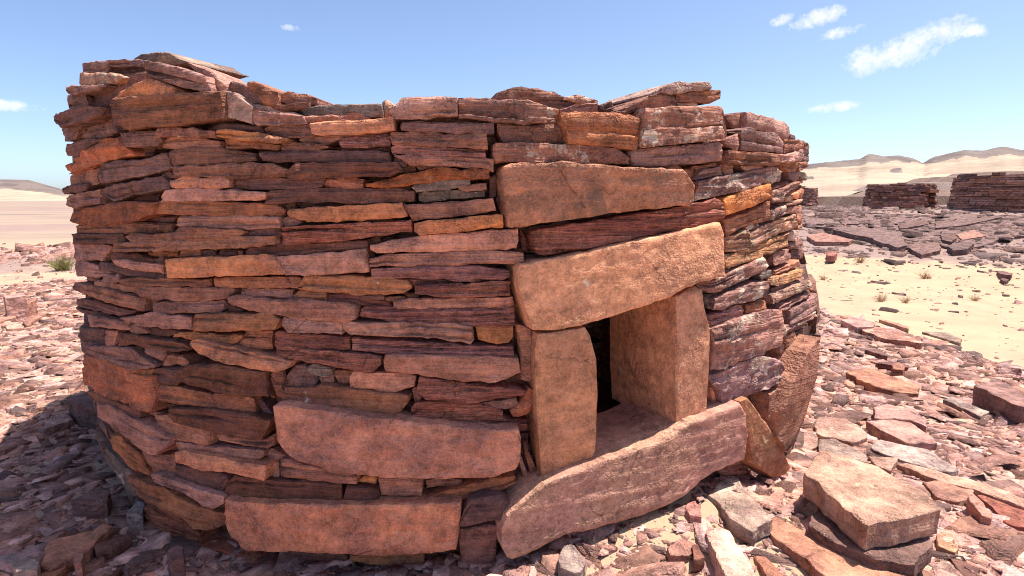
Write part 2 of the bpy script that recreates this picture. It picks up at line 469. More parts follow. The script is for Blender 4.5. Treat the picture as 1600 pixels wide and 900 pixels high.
ROUGH = {'q': .02, 'W': .018, 'T': .011, 'w': .011, 'm': .010, 'S': .005, 'L': .0035, 'O': .007, 'P': .006, 'D': .004}
def stone_mesh(P, prot, depth, tone, seed, cell=.024, back_shrink=.9):
    """a stone of the wall: outline P = [(arc length, height)], face prot metres proud of the wall line.
    Returns centre angle, centre height, local verts (x tangent, -y outwards), faces, smooth flags"""
    xs = [p[0] for p in P]; zs = [p[1] for p in P]
    x0, x1 = min(xs), max(xs); w = x1 - x0; hh = max(zs) - min(zs)
    nc = max(4, min(46, round(w / cell))); nr = max(3, min(18, round(hh / (cell * .75))))
    xc = (x0 + x1) / 2; zc = (min(zs) + max(zs)) / 2
    thc = xc / R0
    e = min(.16, .005 / max(hh, .02))
    vs_ = [0, e] + [e + (1 - 2 * e) * k / (nr - 1) for k in range(1, nr - 1)] + [1 - e, 1]
    grooves = []
    if tone in 'mdrbtwT' and hh > .04 and w > .16:
        for q in range(1 if hh < .075 else 2):
            if rng.random() < .75:
                g = rng.uniform(.22, .78); ua = rng.uniform(-.3, .5)
                grooves.append((g, ua, ua + rng.uniform(.35, .9), rng.uniform(.006, .016), rng.uniform(-.12, .12)))
                dv = .0028 / hh
                vs_ += [g - dv * 2.2, g - dv, g, g + dv]
    vs_ = sorted(min(1, max(0, q)) for q in vs_)
    keep_v = [vs_[0]]
    for q in vs_[1:-1]:
        if (q - keep_v[-1]) * hh > .0016 and (1 - q) * hh > .0016: keep_v.append(q)
    vs_ = keep_v + [1]
    rows = len(vs_)
    us = [.004] + [min(.985, max(.015, k / nc + rng.uniform(-.2, .2) / nc)) for k in range(1, nc)] + [.996]
    us = sorted(us + [min(.996, max(.004, (p[0] - x0) / max(w, 1e-4))) for p in P])
    keep_u = [us[0]]
    for q in us[1:]:
        if (q - keep_u[-1]) * w > .0035: keep_u.append(q)
    us = keep_u
    amp = ROUGH.get(tone, .0075)
    tilt = rng.uniform(-.02, .02); tiltz = rng.uniform(-.05, .05)
    lift = max(0, .011)
    rc = wall_r(thc, zc)
    V = []
    c0x, c0y = math.sin(thc), -math.cos(thc)
    ct, st = math.cos(thc), math.sin(thc)
    def local(th, z, r):
        X = r * math.sin(th) - rc * c0x; Y = -r * math.cos(th) - rc * c0y
        return (X * ct + Y * st, -X * st + Y * ct, z - zc)
    grid = []
    cols = len(us)
    for ci, u in enumerate(us):
        x = x0 + w * u
        sp = poly_span(P, x)
        if sp is None: sp = (zc - .004, zc + .004)
        lo, hi = sp
        jl = .006 * noise.noise(Vector((x * 22, seed, 0))) + .004 * noise.noise(Vector((x * 80, seed, 3)))
        jh = .006 * noise.noise(Vector((x * 22, seed, 9))) + .004 * noise.noise(Vector((x * 80, seed, 6)))
        lo += jl - .0035; hi += jh + .0035
        if hi - lo < .005: hi = lo + .005
        colv = []
        for ri, v in enumerate(vs_):
            z = lo + (hi - lo) * v
            edge = (ri in (0, rows - 1)) or (ci in (0, cols - 1))
            zz = (z - zc)
            # bedding steps and lumps
            lay = noise.noise(Vector((x * 2.5 + seed, z * 75, seed)))
            lump = noise.noise(Vector((x * 7, z * 9, seed + 5)))
            fine = noise.noise(Vector((x * 30, z * 42, seed + 11)))
            chip = noise.noise(Vector((x * 11, z * 17, seed + 21)))
            lay = round(lay * 3) / 3
            r = wall_r(x / R0, z) + prot + tilt * (x - xc) + tiltz * zz + amp * (1.0 * lay + .55 * lump + .7 * fine)
            for g, ua, ub, gd, gs in grooves:
                gv = g
                if abs(v - gv) * hh < .0036 and ua < u < ub:
                    r -= gd * min(1, (u - ua) * 9, (ub - u) * 9)
            if edge: r -= .0025 + .004 * abs(fine) + .014 * max(0, chip) ** 2
            colv.append(len(V)); V.append(local(x / R0, z, r))
        grid.append(colv)
    Fs = []; S = []
    for ci in range(cols - 1):
        for ri in range(rows - 1):
            Fs.append((grid[ci][ri], grid[ci + 1][ri], grid[ci + 1][ri + 1], grid[ci][ri + 1]))
            S.append(0 < ri < rows - 2 and 0 < ci < cols - 2)
    ring = [grid[c][0] for c in range(cols)] + [grid[cols - 1][r] for r in range(1, rows)] + \
           [grid[c][rows - 1] for c in range(cols - 2, -1, -1)] + [grid[0][r] for r in range(rows - 2, 0, -1)]
    prev = ring
    for k, (dp, sh) in enumerate(((.45, 1.0), (1., back_shrink))):
        cur = []
        for vi in ring:
            x, y, z = V[vi]
            jz = .006 * noise.noise(Vector((x * 14, z * 14, seed + k * 7)))
            cur.append(len(V)); V.append((x * (sh if k else .985), y + depth * dp, z * sh + jz))
        n = len(ring)
        for q in range(n):
            Fs.append((prev[q], cur[q], cur[(q + 1) % n], prev[(q + 1) % n])); S.append(False)
        prev = cur
    Fs.append(tuple(prev)); S.append(False)
    return thc, zc, rc, V, Fs, S

tomb = empty('stone_tomb', (CX, CY, 0))
tag(tomb, 'round dry-stone tomb of stacked red sandstone slabs with a small square doorway', 'tomb')

STONES = '''g -10 -1288 2086 -1187 2101 -1048 2090 -936 2040 -1095 2050 -1204 2071
b -6 -1736 2120 -1365 2085 -1135 2059 -1138 2036 -1429 2071 -1451 2044 -1761 2085
d -10 -1535 2090 -1207 2050 -1225 2030 -1399 2025 -1526 2056
p 0 -1585 2047 -1301 2015 -1199 1989 -1257 1981 -1455 1976 -1601 2002
b 6 -960 2015 -870 1998 -682 1943 -661 1889 -732 1899 -940 1952 -968 1972
t 2 -797 2001 -697 1966 -630 1917 -635 1894 -698 1898 -720 1953
d -3 -1634 1975 -1420 1987 -1094 2003 -1066 1976 -1130 1969 -1403 1922 -1410 1896 -1507 1905 -1633 1944
o 6 -1214 1890 -959 1951 -895 1938 -818 1903 -835 1887 -933 1882 -1151 1889 -1196 1861 -1216 1878
b 2 -1747 2006 -1305 1967 -1348 1958 -1478 1952 -1636 1962 -1716 1978
b 0 -1821 1978 -1544 1961 -1543 1931 -1522 1906 -1623 1908 -1832 1922
d 4 -1930 1891 -1761 1892 -1477 1890 -1319 1876 -1319 1851 -1432 1830 -1790 1831 -1888 1858
b 7 -1160 1885 -1120 1888 -744 1887 -613 1883 -616 1794 -869 1778 -1099 1778 -1175 1800
p 4 -636 1892 -584 1884 -515 1831 -516 1775 -592 1797 -641 1799
b 0 -645 1922 -605 1928 -495 1882 -502 1845 -545 1846 -585 1857 -647 1899
r 2 -540 1922 -512 1918 -419 1881 -417 1842 -445 1837 -481 1844 -477 1877 -545 1908
r 0 -427 1879 -391 1884 -318 1874 -280 1856 -283 1842 -313 1833 -395 1845 -426 1851
b 2 -459 1835 -384 1839 -304 1840 -304 1828 -385 1816 -441 1826
r 4 -517 1817 -399 1807 -320 1792 -305 1770 -496 1769 -516 1780
p 1 -539 1845 -446 1836 -336 1801 -415 1813 -538 1824
b -2 -1808 1856 -1353 1861 -1352 1821 -1325 1787 -1414 1772 -1727 1777 -1802 1804
b 0 -2126 1860 -1667 1849 -1625 1832 -1745 1777 -1969 1785
d 0 -1959 1761 -1527 1763 -1431 1758 -1602 1719 -1721 1703 -2028 1719
q 3 -1805 1654 -1491 1711 -1387 1753 -1206 1746 -1124 1680 -1334 1668 -1583 1639 -1731 1623 -1817 1633
b 4 -1183 1760 -1013 1764 -978 1757 -937 1725 -968 1711 -1161 1712
r 0 -1191 1777 -1153 1791 -1050 1782 -1033 1763
r 5 -963 1761 -927 1772 -784 1765 -668 1744 -671 1727 -804 1737 -947 1742
d 0 -722 1775 -684 1784 -585 1776 -504 1762 -498 1748 -622 1760 -706 1762
t 5 -663 1753 -554 1749 -421 1724 -374 1712 -399 1705 -550 1718 -665 1730
b 3 -476 1764 -333 1769 -308 1770 -263 1752 -290 1726 -311 1721 -402 1725 -478 1744
r 3 -955 1708 -924 1734 -891 1741 -777 1735 -663 1711 -665 1694 -814 1698 -905 1695
r 2 -655 1723 -615 1728 -560 1715 -418 1696 -432 1682 -542 1686 -645 1691
r 3 -412 1701 -313 1703 -235 1687 -290 1674 -413 1678
d -2 -1237 1710 -1074 1714 -1076 1685 -1163 1675 -1230 1690
b 4 -909 1688 -771 1693 -661 1687 -517 1661 -510 1641 -778 1634 -889 1633 -911 1664
d 4 -498 1669 -382 1673 -180 1671 -16 1667 -8 1636 -194 1636 -391 1638 -480 1641
b 0 -1944 1615 -1753 1632 -1508 1638 -1510 1572 -1585 1570 -1928 1564
b 2 -1077 1660 -943 1678 -927 1623 -1027 1606 -1365 1573 -1440 1574 -1440 1622 -1374 1653
b 5 -884 1623 -569 1630 -442 1628 -380 1602 -393 1585 -595 1581 -683 1587 -874 1590
d -1 -474 1638 -414 1640 -416 1620 -468 1626
d 6 -384 1596 -350 1628 -186 1629 16 1627 31 1600 -30 1586 -246 1579 -383 1579
o 5 -907 1572 -853 1581 -623 1578 -622 1546 -854 1544 -897 1548
r 0 -1009 1594 -971 1609 -895 1586 -1002 1582
d 3 -632 1576 -381 1579 -248 1576 -266 1548 -321 1539 -511 1540 -636 1542
d 2 -1857 1567 -1591 1570 -1610 1541 -2007 1530 -2232 1542
d 3 -1389 1546 -971 1592 -929 1555 -932 1545 -1157 1520 -1291 1495 -1392 1526
r 2 -2072 1506 -1438 1540 -1437 1485 -1862 1460 -2066 1474
d -1 -1228 1517 -1055 1518 -1057 1492 -1231 1499
o 5 -958 1533 -777 1541 -633 1534 -473 1522 -480 1505 -649 1499 -963 1496
d 4 -480 1529 -317 1537 31 1538 71 1527 70 1496 -154 1489 -284 1493 -484 1488
q 4 -1779 1439 -1297 1485 -1156 1489 -988 1486 -1003 1445 -1191 1407 -1591 1388 -1731 1392
r 4 -995 1448 -978 1493 -792 1493 -445 1481 -410 1458 -421 1443 -799 1444
d 0 -462 1486 -385 1488 -387 1472 -418 1468 -459 1472
d 0 -382 1487 -340 1492 -204 1487 -216 1477 -379 1472
b 2 -1877 1368 -1534 1396 -1097 1407 -945 1401 -947 1372 -1495 1354 -1853 1339
d -1 -1142 1420 -951 1436 -964 1416 -982 1403 -1146 1408
r 4 -907 1418 -880 1437 -650 1440 -434 1435 -427 1399 -653 1392 -804 1396 -907 1401
o 5 -402 1452 -390 1465 -209 1474 26 1486 45 1441 -211 1423 -319 1423 -397 1444
r 3 -434 1428 -402 1437 -353 1420 -372 1402 -431 1396
r 5 -1214 1348 -1160 1362 -1020 1360 -901 1371 -883 1388 -817 1394 -576 1383 -584 1371 -798 1347 -1166 1328
d 2 -601 1387 -543 1394 -443 1392 -442 1365 -600 1371
d 3 -1874 1333 -1266 1358 -1262 1321 -1859 1291
t 5 -1313 1297 -1286 1318 -968 1334 -646 1360 -452 1364 -448 1340 -582 1323 -970 1301 -1309 1284
r 1 -1988 1275 -1537 1302 -1414 1297 -1499 1235 -2027 1195
m 5 -422 1394 -393 1399 -106 1416 58 1424 63 1389 -97 1367 -274 1345 -420 1337
d 3 -587 1319 -410 1332 -104 1351 -106 1324 -336 1305 -412 1292 -591 1291
d 2 -1404 1256 -1357 1272 -1184 1273 -1079 1254 -1078 1238 -1393 1241
r 0 -1149 1280 -954 1294 -954 1274 -1108 1265
r 0 -948 1294 -832 1304 -831 1278 -951 1274
d 0 -819 1301 -752 1305 -754 1281 -819 1282
d 1 -736 1303 -644 1308 -649 1285 -739 1282
r 2 -632 1304 -606 1308 -608 1290 -632 1289
g 2 -1075 1257 -1017 1267 -1019 1238 -1058 1236
o 4 -1356 1241 -1197 1246 -990 1236 -992 1208 -1203 1213 -1352 1227
o 6 -950 1267 -646 1286 -458 1294 -411 1227 -724 1210 -943 1194 -954 1229
o 5 -456 1287 -387 1291 -216 1308 -105 1319 -99 1241 -220 1231 -414 1224
r 1 -2026 1191 -1872 1207 -1549 1194 -1312 1203 -1372 1172 -1614 1146 -1983 1122
d 2 -1529 1216 -1341 1223 -1025 1200 -1008 1182 -1090 1174 -1332 1185 -1521 1191
r 3 -1476 1165 -1329 1176 -1324 1150 -1389 1141 -1491 1144
b 4 -1310 1162 -1098 1178 -755 1191 -748 1169 -1147 1143 -1299 1146
r 4 -743 1197 -398 1212 -361 1206 -376 1173 -674 1166 -742 1166
r 2 -383 1171 -351 1210 -368 1165
r 2 -1604 1126 -1495 1134 -1327 1133 -1221 1134 -1223 1111 -1466 1098 -1587 1109
r 4 -1890 1094 -1492 1108 -1132 1090 -1127 1043 -1180 1042 -1591 1063 -1879 1063
r 4 -1181 1139 -674 1162 -647 1154 -690 1121 -919 1100 -1030 1101 -1152 1099 -1183 1120
r 3 -621 1162 -401 1160 -404 1134 -576 1134 -620 1135
r 3 -400 1157 -344 1160 -268 1153 -270 1128 -346 1131 -402 1132
r 1 -676 1144 -641 1149 -641 1132 -672 1132
r 5 -675 1127 -646 1134 -429 1123 -373 1132 -213 1121 -149 1109 -156 1067 -193 1048 -235 1050 -415 1066 -466 1071 -601 1087 -671 1099
r 3 -1087 1075 -933 1095 -704 1108 -707 1081 -723 1064 -1093 1037
d 1 -722 1098 -634 1076 -642 1066 -721 1067
d 2 -1936 1006 -1643 1031 -1255 1021 -1361 996 -1669 991 -1903 978
r 1 -1160 1083 -1072 1093 -1125 1059 -1165 1035
d 1 -2029 952 -1507 985 -1491 979 -1713 955 -1973 943
r 4 -1649 965 -1261 977 -1263 947 -1635 919
r 4 -1307 991 -1077 1037 -867 1029 -868 985 -1026 978 -1168 978
t 5 -860 984 -839 1043 -812 1051 -480 1072 -448 1050 -469 1015 -679 996
t 5 -441 1032 -434 1058 -338 1063 -208 1045 -208 1009 -417 1006
r 3 -1267 967 -1184 973 -1146 944 -1238 927 -1273 933
d 1 -1176 959 -919 966 -1015 943 -1093 931 -1178 936
d 1 -1948 856 -1573 902 -1550 835 -1816 793 -1957 801
r 3 -1483 910 -1380 923 -1403 856 -1481 841 -1505 886
d 4 -1365 916 -1241 927 -913 920 -892 903 -953 887 -1251 883 -1368 863
d 1 -1087 923 -933 924 -942 915 -1026 909
t 3 -985 951 -903 968 -627 972 -659 947 -797 942 -905 942
r 2 -624 988 -501 997 -503 979 -624 971
m 4 -486 958 -481 992 -464 1000 -424 998 -182 985 -184 942 -349 947 -481 947
r 2 -659 956 -506 973 -506 928 -580 924 -663 927
r 1 -761 929 -676 936 -624 924 -739 916
t 6 -864 935 -828 946 -705 936 -577 920 -407 891 -420 867 -462 851 -542 856 -742 876 -842 906
r 4 -1685 814 -1254 865 -1187 835 -1105 805 -1195 779 -1316 762 -1545 770 -1675 787
r 3 -1180 873 -1031 886 -1034 859 -1065 834 -1180 855
r 2 -1081 836 -1039 854 -955 860 -919 842 -950 824 -1083 813
m 5 -474 942 -422 943 -222 931 -67 916 -65 890 -92 865 -146 861 -348 893 -475 908
q 5 -1763 757 -1518 783 -1306 772 -1274 748 -1098 759 -1083 707 -1116 610 -1180 613 -1418 623 -1757 617
o 3 -1344 746 -1133 784 -1140 757 -1266 734
d 4 -1108 790 -925 818 -930 785 -979 741 -1106 735
d 6 -927 791 -883 841 -720 857 -516 840 -514 749 -694 738 -739 746 -923 771
r 4 -1115 697 -1066 729 -715 723 -587 725 -587 674 -643 662 -773 666 -1063 656 -1114 671
r 1 -1112 630 -993 640 -1051 619
t 1 -993 638 -883 650 -966 629
r 5 -502 827 -492 842 -446 845 -456 781 -322 788 -297 802 -108 778 29 766 35 749 -15 685 -233 700 -358 717 -436 731 -481 751
d 3 -462 781 -444 831 -406 867 -366 872 -355 839 -324 822 -332 787 -430 780
r 0 -546 789 -523 725 -537 723 -554 762
d 5 -1700 588 -1541 628 -1356 603 -1203 601 -1225 540 -1383 539 -1467 545 -1691 559
r 7 -1565 559 -1438 586 -1115 544 -1004 509 -1013 482 -1105 421 -1169 423 -1353 492 -1541 504
r 1 -1290 565 -1117 591 -1127 580 -1278 552
r 1 -1285 544 -1194 560 -1193 513 -1291 495
r 4 -1134 581 -1051 594 -809 559 -822 504 -944 499 -1132 510
d 6 -1029 633 -778 666 -626 663 -509 647 -525 615 -555 569 -708 569 -989 584
d 1 -604 713 -581 716 -522 635 -571 657
r 3 -796 550 -580 547 -513 576 -519 536 -552 517 -663 521 -780 527
r 4 -1008 487 -815 496 -561 508 -563 488 -592 472 -777 468 -1004 454
o 7 -986 453 -939 465 -536 464 -531 426 -547 403 -729 420 -825 402 -985 419
d 4 -1024 376 -911 386 -745 384 -738 369 -787 284 -837 282 -937 315 -1009 337
r 7 -1152 325 -1069 329 -946 319 -738 300 -738 280 -800 245 -859 244 -951 283 -1138 292
r 4 -1537 406 -1435 423 -1261 371 -1206 293 -1358 285 -1535 352
g 2 -1706 287 -1416 244 -1315 167 -1483 99 -1638 169 -1805 184
r 3 -1275 394 -1184 383 -1043 411 -1043 334 -1132 291 -1195 313
r 6 -1373 249 -1092 268 -954 224 -756 214 -757 172 -830 137 -921 123 -1049 165 -1240 169 -1340 220
d 2 -1019 183 -957 204 -868 174 -786 244 -793 201 -965 158
m 4 -1308 105 -1082 146 -930 79 -899 27 -620 25 -631 -47 -700 -25 -959 5 -1170 30 -1342 39
d -4 -1052 24 -856 56 -787 3 -602 7 -645 -29 -961 -13
d 5 -761 315 -750 345 -703 386 -377 402 -237 401 -238 324 -379 333 -531 314 -757 302
d 5 -232 401 -97 390 -92 359 -102 332 -236 324
r 2 -555 446 -514 463 -514 403 -533 371 -560 370
r 5 -490 426 -483 483 -444 481 -250 458 -173 430 -177 409 -310 412 -487 417
r 1 -575 510 -475 485 -534 459 -577 474
O 9 -712 308 -647 304 -437 325 -64 342 219 345 225 322 199 153 121 143 -144 131 -449 125 -640 102 -711 156 -724 237
O 10 -464 725 -420 734 -225 713 7 684 235 651 433 629 448 573 443 521 425 471 320 449 116 457 -58 460 -236 485 -381 514 -424 537 -454 585
g 2 -342 1818 -274 1830 -54 1837 -40 1831 -35 1791 -101 1795 -313 1801
p 0 -44 1842 -24 1848 -2 1832 -14 1801 -34 1798
r 3 -315 1794 -121 1800 -79 1786 -185 1774 -382 1773 -405 1784
o 6 -287 1762 -282 1767 9 1781 13 1743 -136 1730 -280 1729
b 1 -353 1713 -334 1724 -165 1731 -31 1734 -14 1726 -201 1716 -244 1701 -348 1707
m 4 -193 1712 -133 1717 -8 1720 -9 1692 -186 1688
d 0 -201 1689 -18 1693 -18 1677 -183 1676
t 6 -2 1803 38 1849 196 1853 228 1851 228 1797 41 1780 9 1784
b 5 231 1852 361 1852 475 1850 545 1832 549 1781 463 1775 305 1786 230 1789
d 0 20 1779 55 1786 367 1795 469 1780 367 1778 193 1776 25 1776
d 5 28 1756 39 1768 194 1767 358 1769 355 1736 138 1737 33 1745
d 3 366 1771 422 1768 619 1768 618 1713 421 1707 369 1711
r 5 -11 1728 0 1735 138 1734 193 1728 327 1735 333 1682 137 1690 -1 1696
m 4 -9 1679 13 1695 136 1684 322 1674 328 1653 136 1660 -4 1665
r 4 1 1656 192 1658 353 1644 356 1602 305 1616 56 1626 23 1646
b 1 -5 1647 12 1650 43 1625 29 1619 -5 1636
g 1 23 1614 64 1627 74 1605 34 1597
d 0 73 1626 149 1619 85 1609
q 4 -105 1550 22 1586 169 1614 236 1600 282 1612 338 1601 341 1579 275 1573 134 1567 21 1550 -71 1544
q 3 -266 1554 -235 1579 -113 1572 -111 1542 -255 1542
g 4 60 1544 72 1555 264 1581 270 1556 190 1539 77 1530
r 1 -14 1553 53 1554 53 1539 -14 1539
r 3 227 1544 328 1558 331 1539 230 1531
g 3 84 1521 189 1532 325 1527 321 1513 189 1503 103 1494 83 1499
d 0 343 1581 366 1592 366 1522 354 1506 339 1511
r 5 32 1478 189 1489 349 1501 360 1464 302 1453 64 1428 44 1459
r 1 -134 1489 -16 1493 16 1488 -128 1476
o 6 68 1413 245 1432 382 1443 387 1403 301 1395 70 1374
o 5 -93 1332 5 1354 131 1371 290 1382 442 1392 444 1364 435 1323 129 1314 -65 1313 -90 1320
r 5 -97 1285 -60 1293 141 1309 418 1310 466 1297 462 1269 151 1265 -95 1260
m 5 -93 1244 100 1260 260 1259 412 1232 412 1222 382 1206 213 1203 173 1217 -94 1218
m 1 35 1205 142 1206 142 1190 41 1189
g 1 143 1201 186 1198 186 1188 146 1189
m 5 64 1186 184 1189 412 1196 415 1146 242 1142 166 1145 63 1164
t 4 -345 1219 -165 1218 34 1206 53 1177 21 1158 -132 1151 -364 1167 -375 1176
m 2 -273 1149 -175 1148 -26 1112 -26 1098 -80 1098 -263 1129
o 3 -150 1148 -52 1144 -53 1133 -147 1138
o 2 -52 1137 26 1139 26 1127 -52 1126
g 2 20 1154 76 1148 73 1139 23 1142
r 4 -19 1122 38 1134 420 1134 428 1110 408 1101 8 1098 -16 1102
d 0 366 1502 390 1505 405 1463 384 1445
d 0 420 1183 445 1182 465 1114 439 1103
d -2 460 1384 481 1359 494 1304 462 1317
r 0 -103 1362 -63 1365 -64 1346 -104 1344
d -1 -60 1359 -15 1365 -15 1349 -54 1348
g 0 -128 1428 -11 1430 -14 1420 -122 1420
m 4 -141 1091 -122 1103 183 1097 429 1094 432 1029 182 1038 -29 1055 -142 1069
m 4 -178 984 4 972 429 940 429 905 121 919 -33 929 -179 941
t 5 -206 1044 66 1045 269 1033 278 988 263 969 204 975 123 991 6 996 -171 1004 -202 1010
t 4 283 1027 426 1019 426 986 407 963 359 962 293 979
r 6 -52 926 239 918 440 902 449 852 428 840 356 817 237 824 98 846 -48 865 -57 889
t 3 437 1020 496 1011 518 840 490 803 455 811 449 933
g 3 -367 860 -340 876 -264 863 -259 839 -305 831 -355 842
r 1 -328 819 -266 828 -267 798 -312 796
r 1 -263 844 -188 845 -207 795 -262 804
o 4 -194 825 -174 853 -24 848 60 839 52 802 -38 775 -122 789 -189 790
m 5 62 787 73 836 214 814 357 787 479 763 474 751 375 747 248 733 95 756
r 2 40 776 56 785 76 744 72 725 51 725
r 3 310 721 440 732 446 698 346 695
q 3 415 683 447 712 484 772 513 755 516 716 484 663 428 658
m 4 39 729 93 736 297 719 386 687 386 657 163 662 37 671
m 3 102 656 390 647 484 635 484 607 447 600 297 613 162 636
r 0 -346 928 -237 928 -255 920 -340 918
g 0 -76 655 24 667 24 650
o 2 -178 421 -108 417 -112 395 -179 394
r 4 -98 425 74 422 69 357 -89 357
r 2 -94 341 54 343 53 307 -96 307
r 1 82 404 227 404 226 384 88 374
r 4 97 353 201 381 357 411 432 414 436 393 382 362 158 322 99 324
d 9 231 316 255 360 369 364 408 322 408 281 230 246 212 249
d 6 208 209 218 220 357 227 360 186 346 -6 268 -1 210 103
d -2 -524 38 -264 58 -255 31 -380 0 -527 -19
t -1 -246 58 66 66 61 24 -1 4 -100 24 -234 38
d -4 -543 -44 -136 9 127 -13 126 -92 -550 -134
d -6 126 -13 202 36 215 -16 159 -63 132 -47
r 0 452 474 466 478 499 374 486 362 473 397
r 1 478 493 496 494 540 389 530 362 511 367
r 2 423 337 462 372 488 350 462 327
r 0 472 533 492 537 492 492 482 492
b -14 453 1928 493 1932 638 1920 682 1898 520 1877 386 1866 386 1903
p -14 674 1897 732 1912 807 1903 838 1889 755 1879
b -15 530 1880 579 1892 737 1878 664 1858 593 1865
p -2 430 1857 491 1857 610 1832 610 1802 541 1812 491 1822 430 1826
b 2 423 1813 488 1812 548 1806 546 1778 423 1792
b -5 627 1836 694 1859 784 1869 790 1840 720 1831 640 1828
b -12 830 1873 889 1889 897 1874 836 1852
p -10 832 1846 931 1879 954 1880 899 1849
r 0 367 1788 462 1787 469 1774 427 1774 367 1772
r 1 548 1794 607 1797 607 1776 552 1771
r 6 593 1807 650 1815 860 1818 918 1799 914 1770 899 1695 844 1696 621 1707 612 1758 592 1780
w 7 912 1836 1044 1854 1320 1876 1345 1755 1128 1725 922 1699 908 1709
b 2 828 1829 984 1897 1082 1915 1108 1882 1101 1868 934 1847 863 1828
p 3 969 1898 1074 1950 1265 1969 1282 1951 1113 1919 1021 1911
b 2 1108 1913 1270 1941 1345 1947 1352 1917 1282 1893 1209 1893 1109 1886
p 1 1111 1883 1221 1892 1229 1880 1113 1871
w 5 349 1686 361 1698 418 1703 706 1699 823 1686 876 1655 877 1638 785 1636 596 1642 418 1638 360 1635 352 1647
b 5 877 1679 905 1689 1316 1733 1348 1722 1348 1664 1112 1641 908 1627 881 1638
P 8 376 1589 385 1616 413 1626 585 1634 836 1619 975 1616 1096 1613 1127 1587 1165 1543 1158 1496 1135 1482 840 1458 649 1435 470 1407 407 1402 399 1413
r 0 1185 1622 1239 1633 1242 1598 1214 1581
r 0 1081 1631 1148 1640 1170 1626 1098 1625
r 0 1239 1636 1405 1658 1395 1648 1250 1623
r 2 1220 1584 1255 1619 1370 1635 1390 1607 1325 1599
r 2 1371 1645 1411 1655 1464 1643 1459 1616 1405 1607
m 5 489 1381 567 1391 1080 1465 1250 1490 1316 1507 1366 1481 1374 1431 1343 1413 1007 1368 820 1335 569 1298 519 1293 501 1322
d -2 484 1387 642 1415 655 1399 531 1385 486 1381
d -1 607 1287 727 1307 729 1299 620 1280
L 9 428 1244 445 1263 599 1285 800 1324 1306 1403 1332 1353 1341 1184 1172 1162 1084 1135 1030 1113 901 1083 684 1034 608 1020 548 1018 487 1021 446 1148 428 1215
d -1 428 1195 441 1195 467 1125 447 1100 429 1107
L 8 498 995 686 1014 708 982 739 883 751 730 750 504 736 464 530 418 505 702 495 905
L 6 1103 1100 1200 1142 1236 1123 1252 1051 1288 938 1286 713 1282 569 1221 559 1130 531 1114 736
S 12 363 237 387 310 526 413 707 466 1018 515 1150 572 1417 614 1458 557 1482 431 1471 348 1300 334 1220 311 1157 272 1076 241 958 222 815 210 604 200 479 150 406 130 370 149
d -2 1323 249 1439 271 1596 248 1607 168 1434 117 1312 147
d -5 1488 1864 1608 1888 1633 1888 1631 1825 1539 1812
R -3 1599 1885 1657 1884 2040 1884 2155 1866 2149 1808 2044 1800 1907 1822 1682 1826 1608 1819
b 3 1398 1785 1563 1809 1658 1798 1773 1804 1861 1774 1872 1723 1548 1713 1485 1714 1480 1778
r 3 1867 1779 2221 1800 2189 1762 2082 1750 1877 1722
r 4 1361 1743 1465 1776 1462 1712 1443 1707 1380 1732
b 5 1378 1664 1388 1703 1511 1701 1736 1708 1784 1706 1803 1659 1538 1654 1384 1656
r 4 1814 1707 2000 1727 2132 1749 2171 1738 2128 1702 2062 1690 1826 1674
d -8 2410 1860 2781 1875 2776 1846 2424 1833
d 0 2340 1806 2709 1822 2707 1767 2368 1743
d 0 2341 1731 2706 1751 2539 1711 2249 1696
r 2 2139 1685 2422 1704 2363 1670 2158 1649
r 3 1879 1672 2017 1691 2103 1673 2076 1643 1961 1635 1885 1655
r 2 1529 1646 1702 1654 1690 1633 1569 1619
d 1 2024 1633 2211 1643 2224 1605 2049 1596
g 0 2274 1642 2694 1652 2692 1618 2284 1612
w 4 1204 1539 1215 1569 1342 1591 1536 1619 1766 1652 1862 1631 1867 1596 1737 1575 1530 1547 1336 1517 1202 1497
o 5 1368 1503 1515 1537 1717 1569 1735 1513 1594 1476 1383 1436 1371 1472
r 2 1805 1549 2002 1591 2017 1581 1824 1552
w 4 1782 1535 2122 1592 2091 1567 1903 1527 1889 1492 1761 1492 1758 1508
r 4 1388 1409 1542 1436 1748 1491 1756 1447 1742 1408 1545 1386 1399 1345
w 4 1762 1446 1929 1470 1940 1440 1769 1403
p 3 1935 1513 2057 1521 2047 1500 1948 1495
p 3 1966 1476 2234 1499 2263 1490 2069 1476
r 3 1973 1457 2244 1469 2257 1435 1974 1434
o 1 2131 1524 2359 1556 2381 1512 2195 1509
T 4 1402 1330 1564 1363 1580 1320 1568 1278 1414 1275
T 4 1581 1345 1766 1387 2078 1422 2129 1368 1814 1329 1587 1290
w 3 1555 1376 1640 1399 1686 1386 1645 1370 1565 1364
T 4 1409 1255 1816 1313 1983 1329 1961 1274 1709 1244 1478 1211 1412 1207
p 3 1996 1328 2137 1341 2227 1293 2033 1299
d 1 2075 1284 2444 1274 2416 1240 2070 1252
r -1 2370 1420 2708 1408 2709 1341 2413 1336
r 3 1812 1249 2018 1250 2025 1212 1918 1197 1800 1192
d -2 2221 1234 2573 1215 2451 1176 2197 1187
w 5 1392 1171 1529 1204 1681 1237 1712 1201 1679 1177 1485 1141 1326 1103 1248 1125 1224 1150 1385 1163
r 3 1800 1160 1954 1178 2132 1188 2133 1166 1948 1159 1806 1146
g 2 1693 1141 1728 1165 1797 1166 1815 1145 1706 1128
T 4 1757 1133 2111 1144 2127 1119 1965 1102 1799 1095 1742 1109
r 1 1790 1073 1865 1079 2218 1091 2219 1072 1810 1054
w 5 1309 1038 1320 1073 1420 1102 1578 1123 1717 1122 1696 1061 1515 1049 1430 1048 1370 1029
T 4 1736 1054 1954 1078 2196 1079 2161 1046 1938 1039 1736 1016
r 1 2315 1060 2411 1044 2441 983 2287 1019
m 4 1290 996 1466 1033 1514 1033 1511 991 1314 955
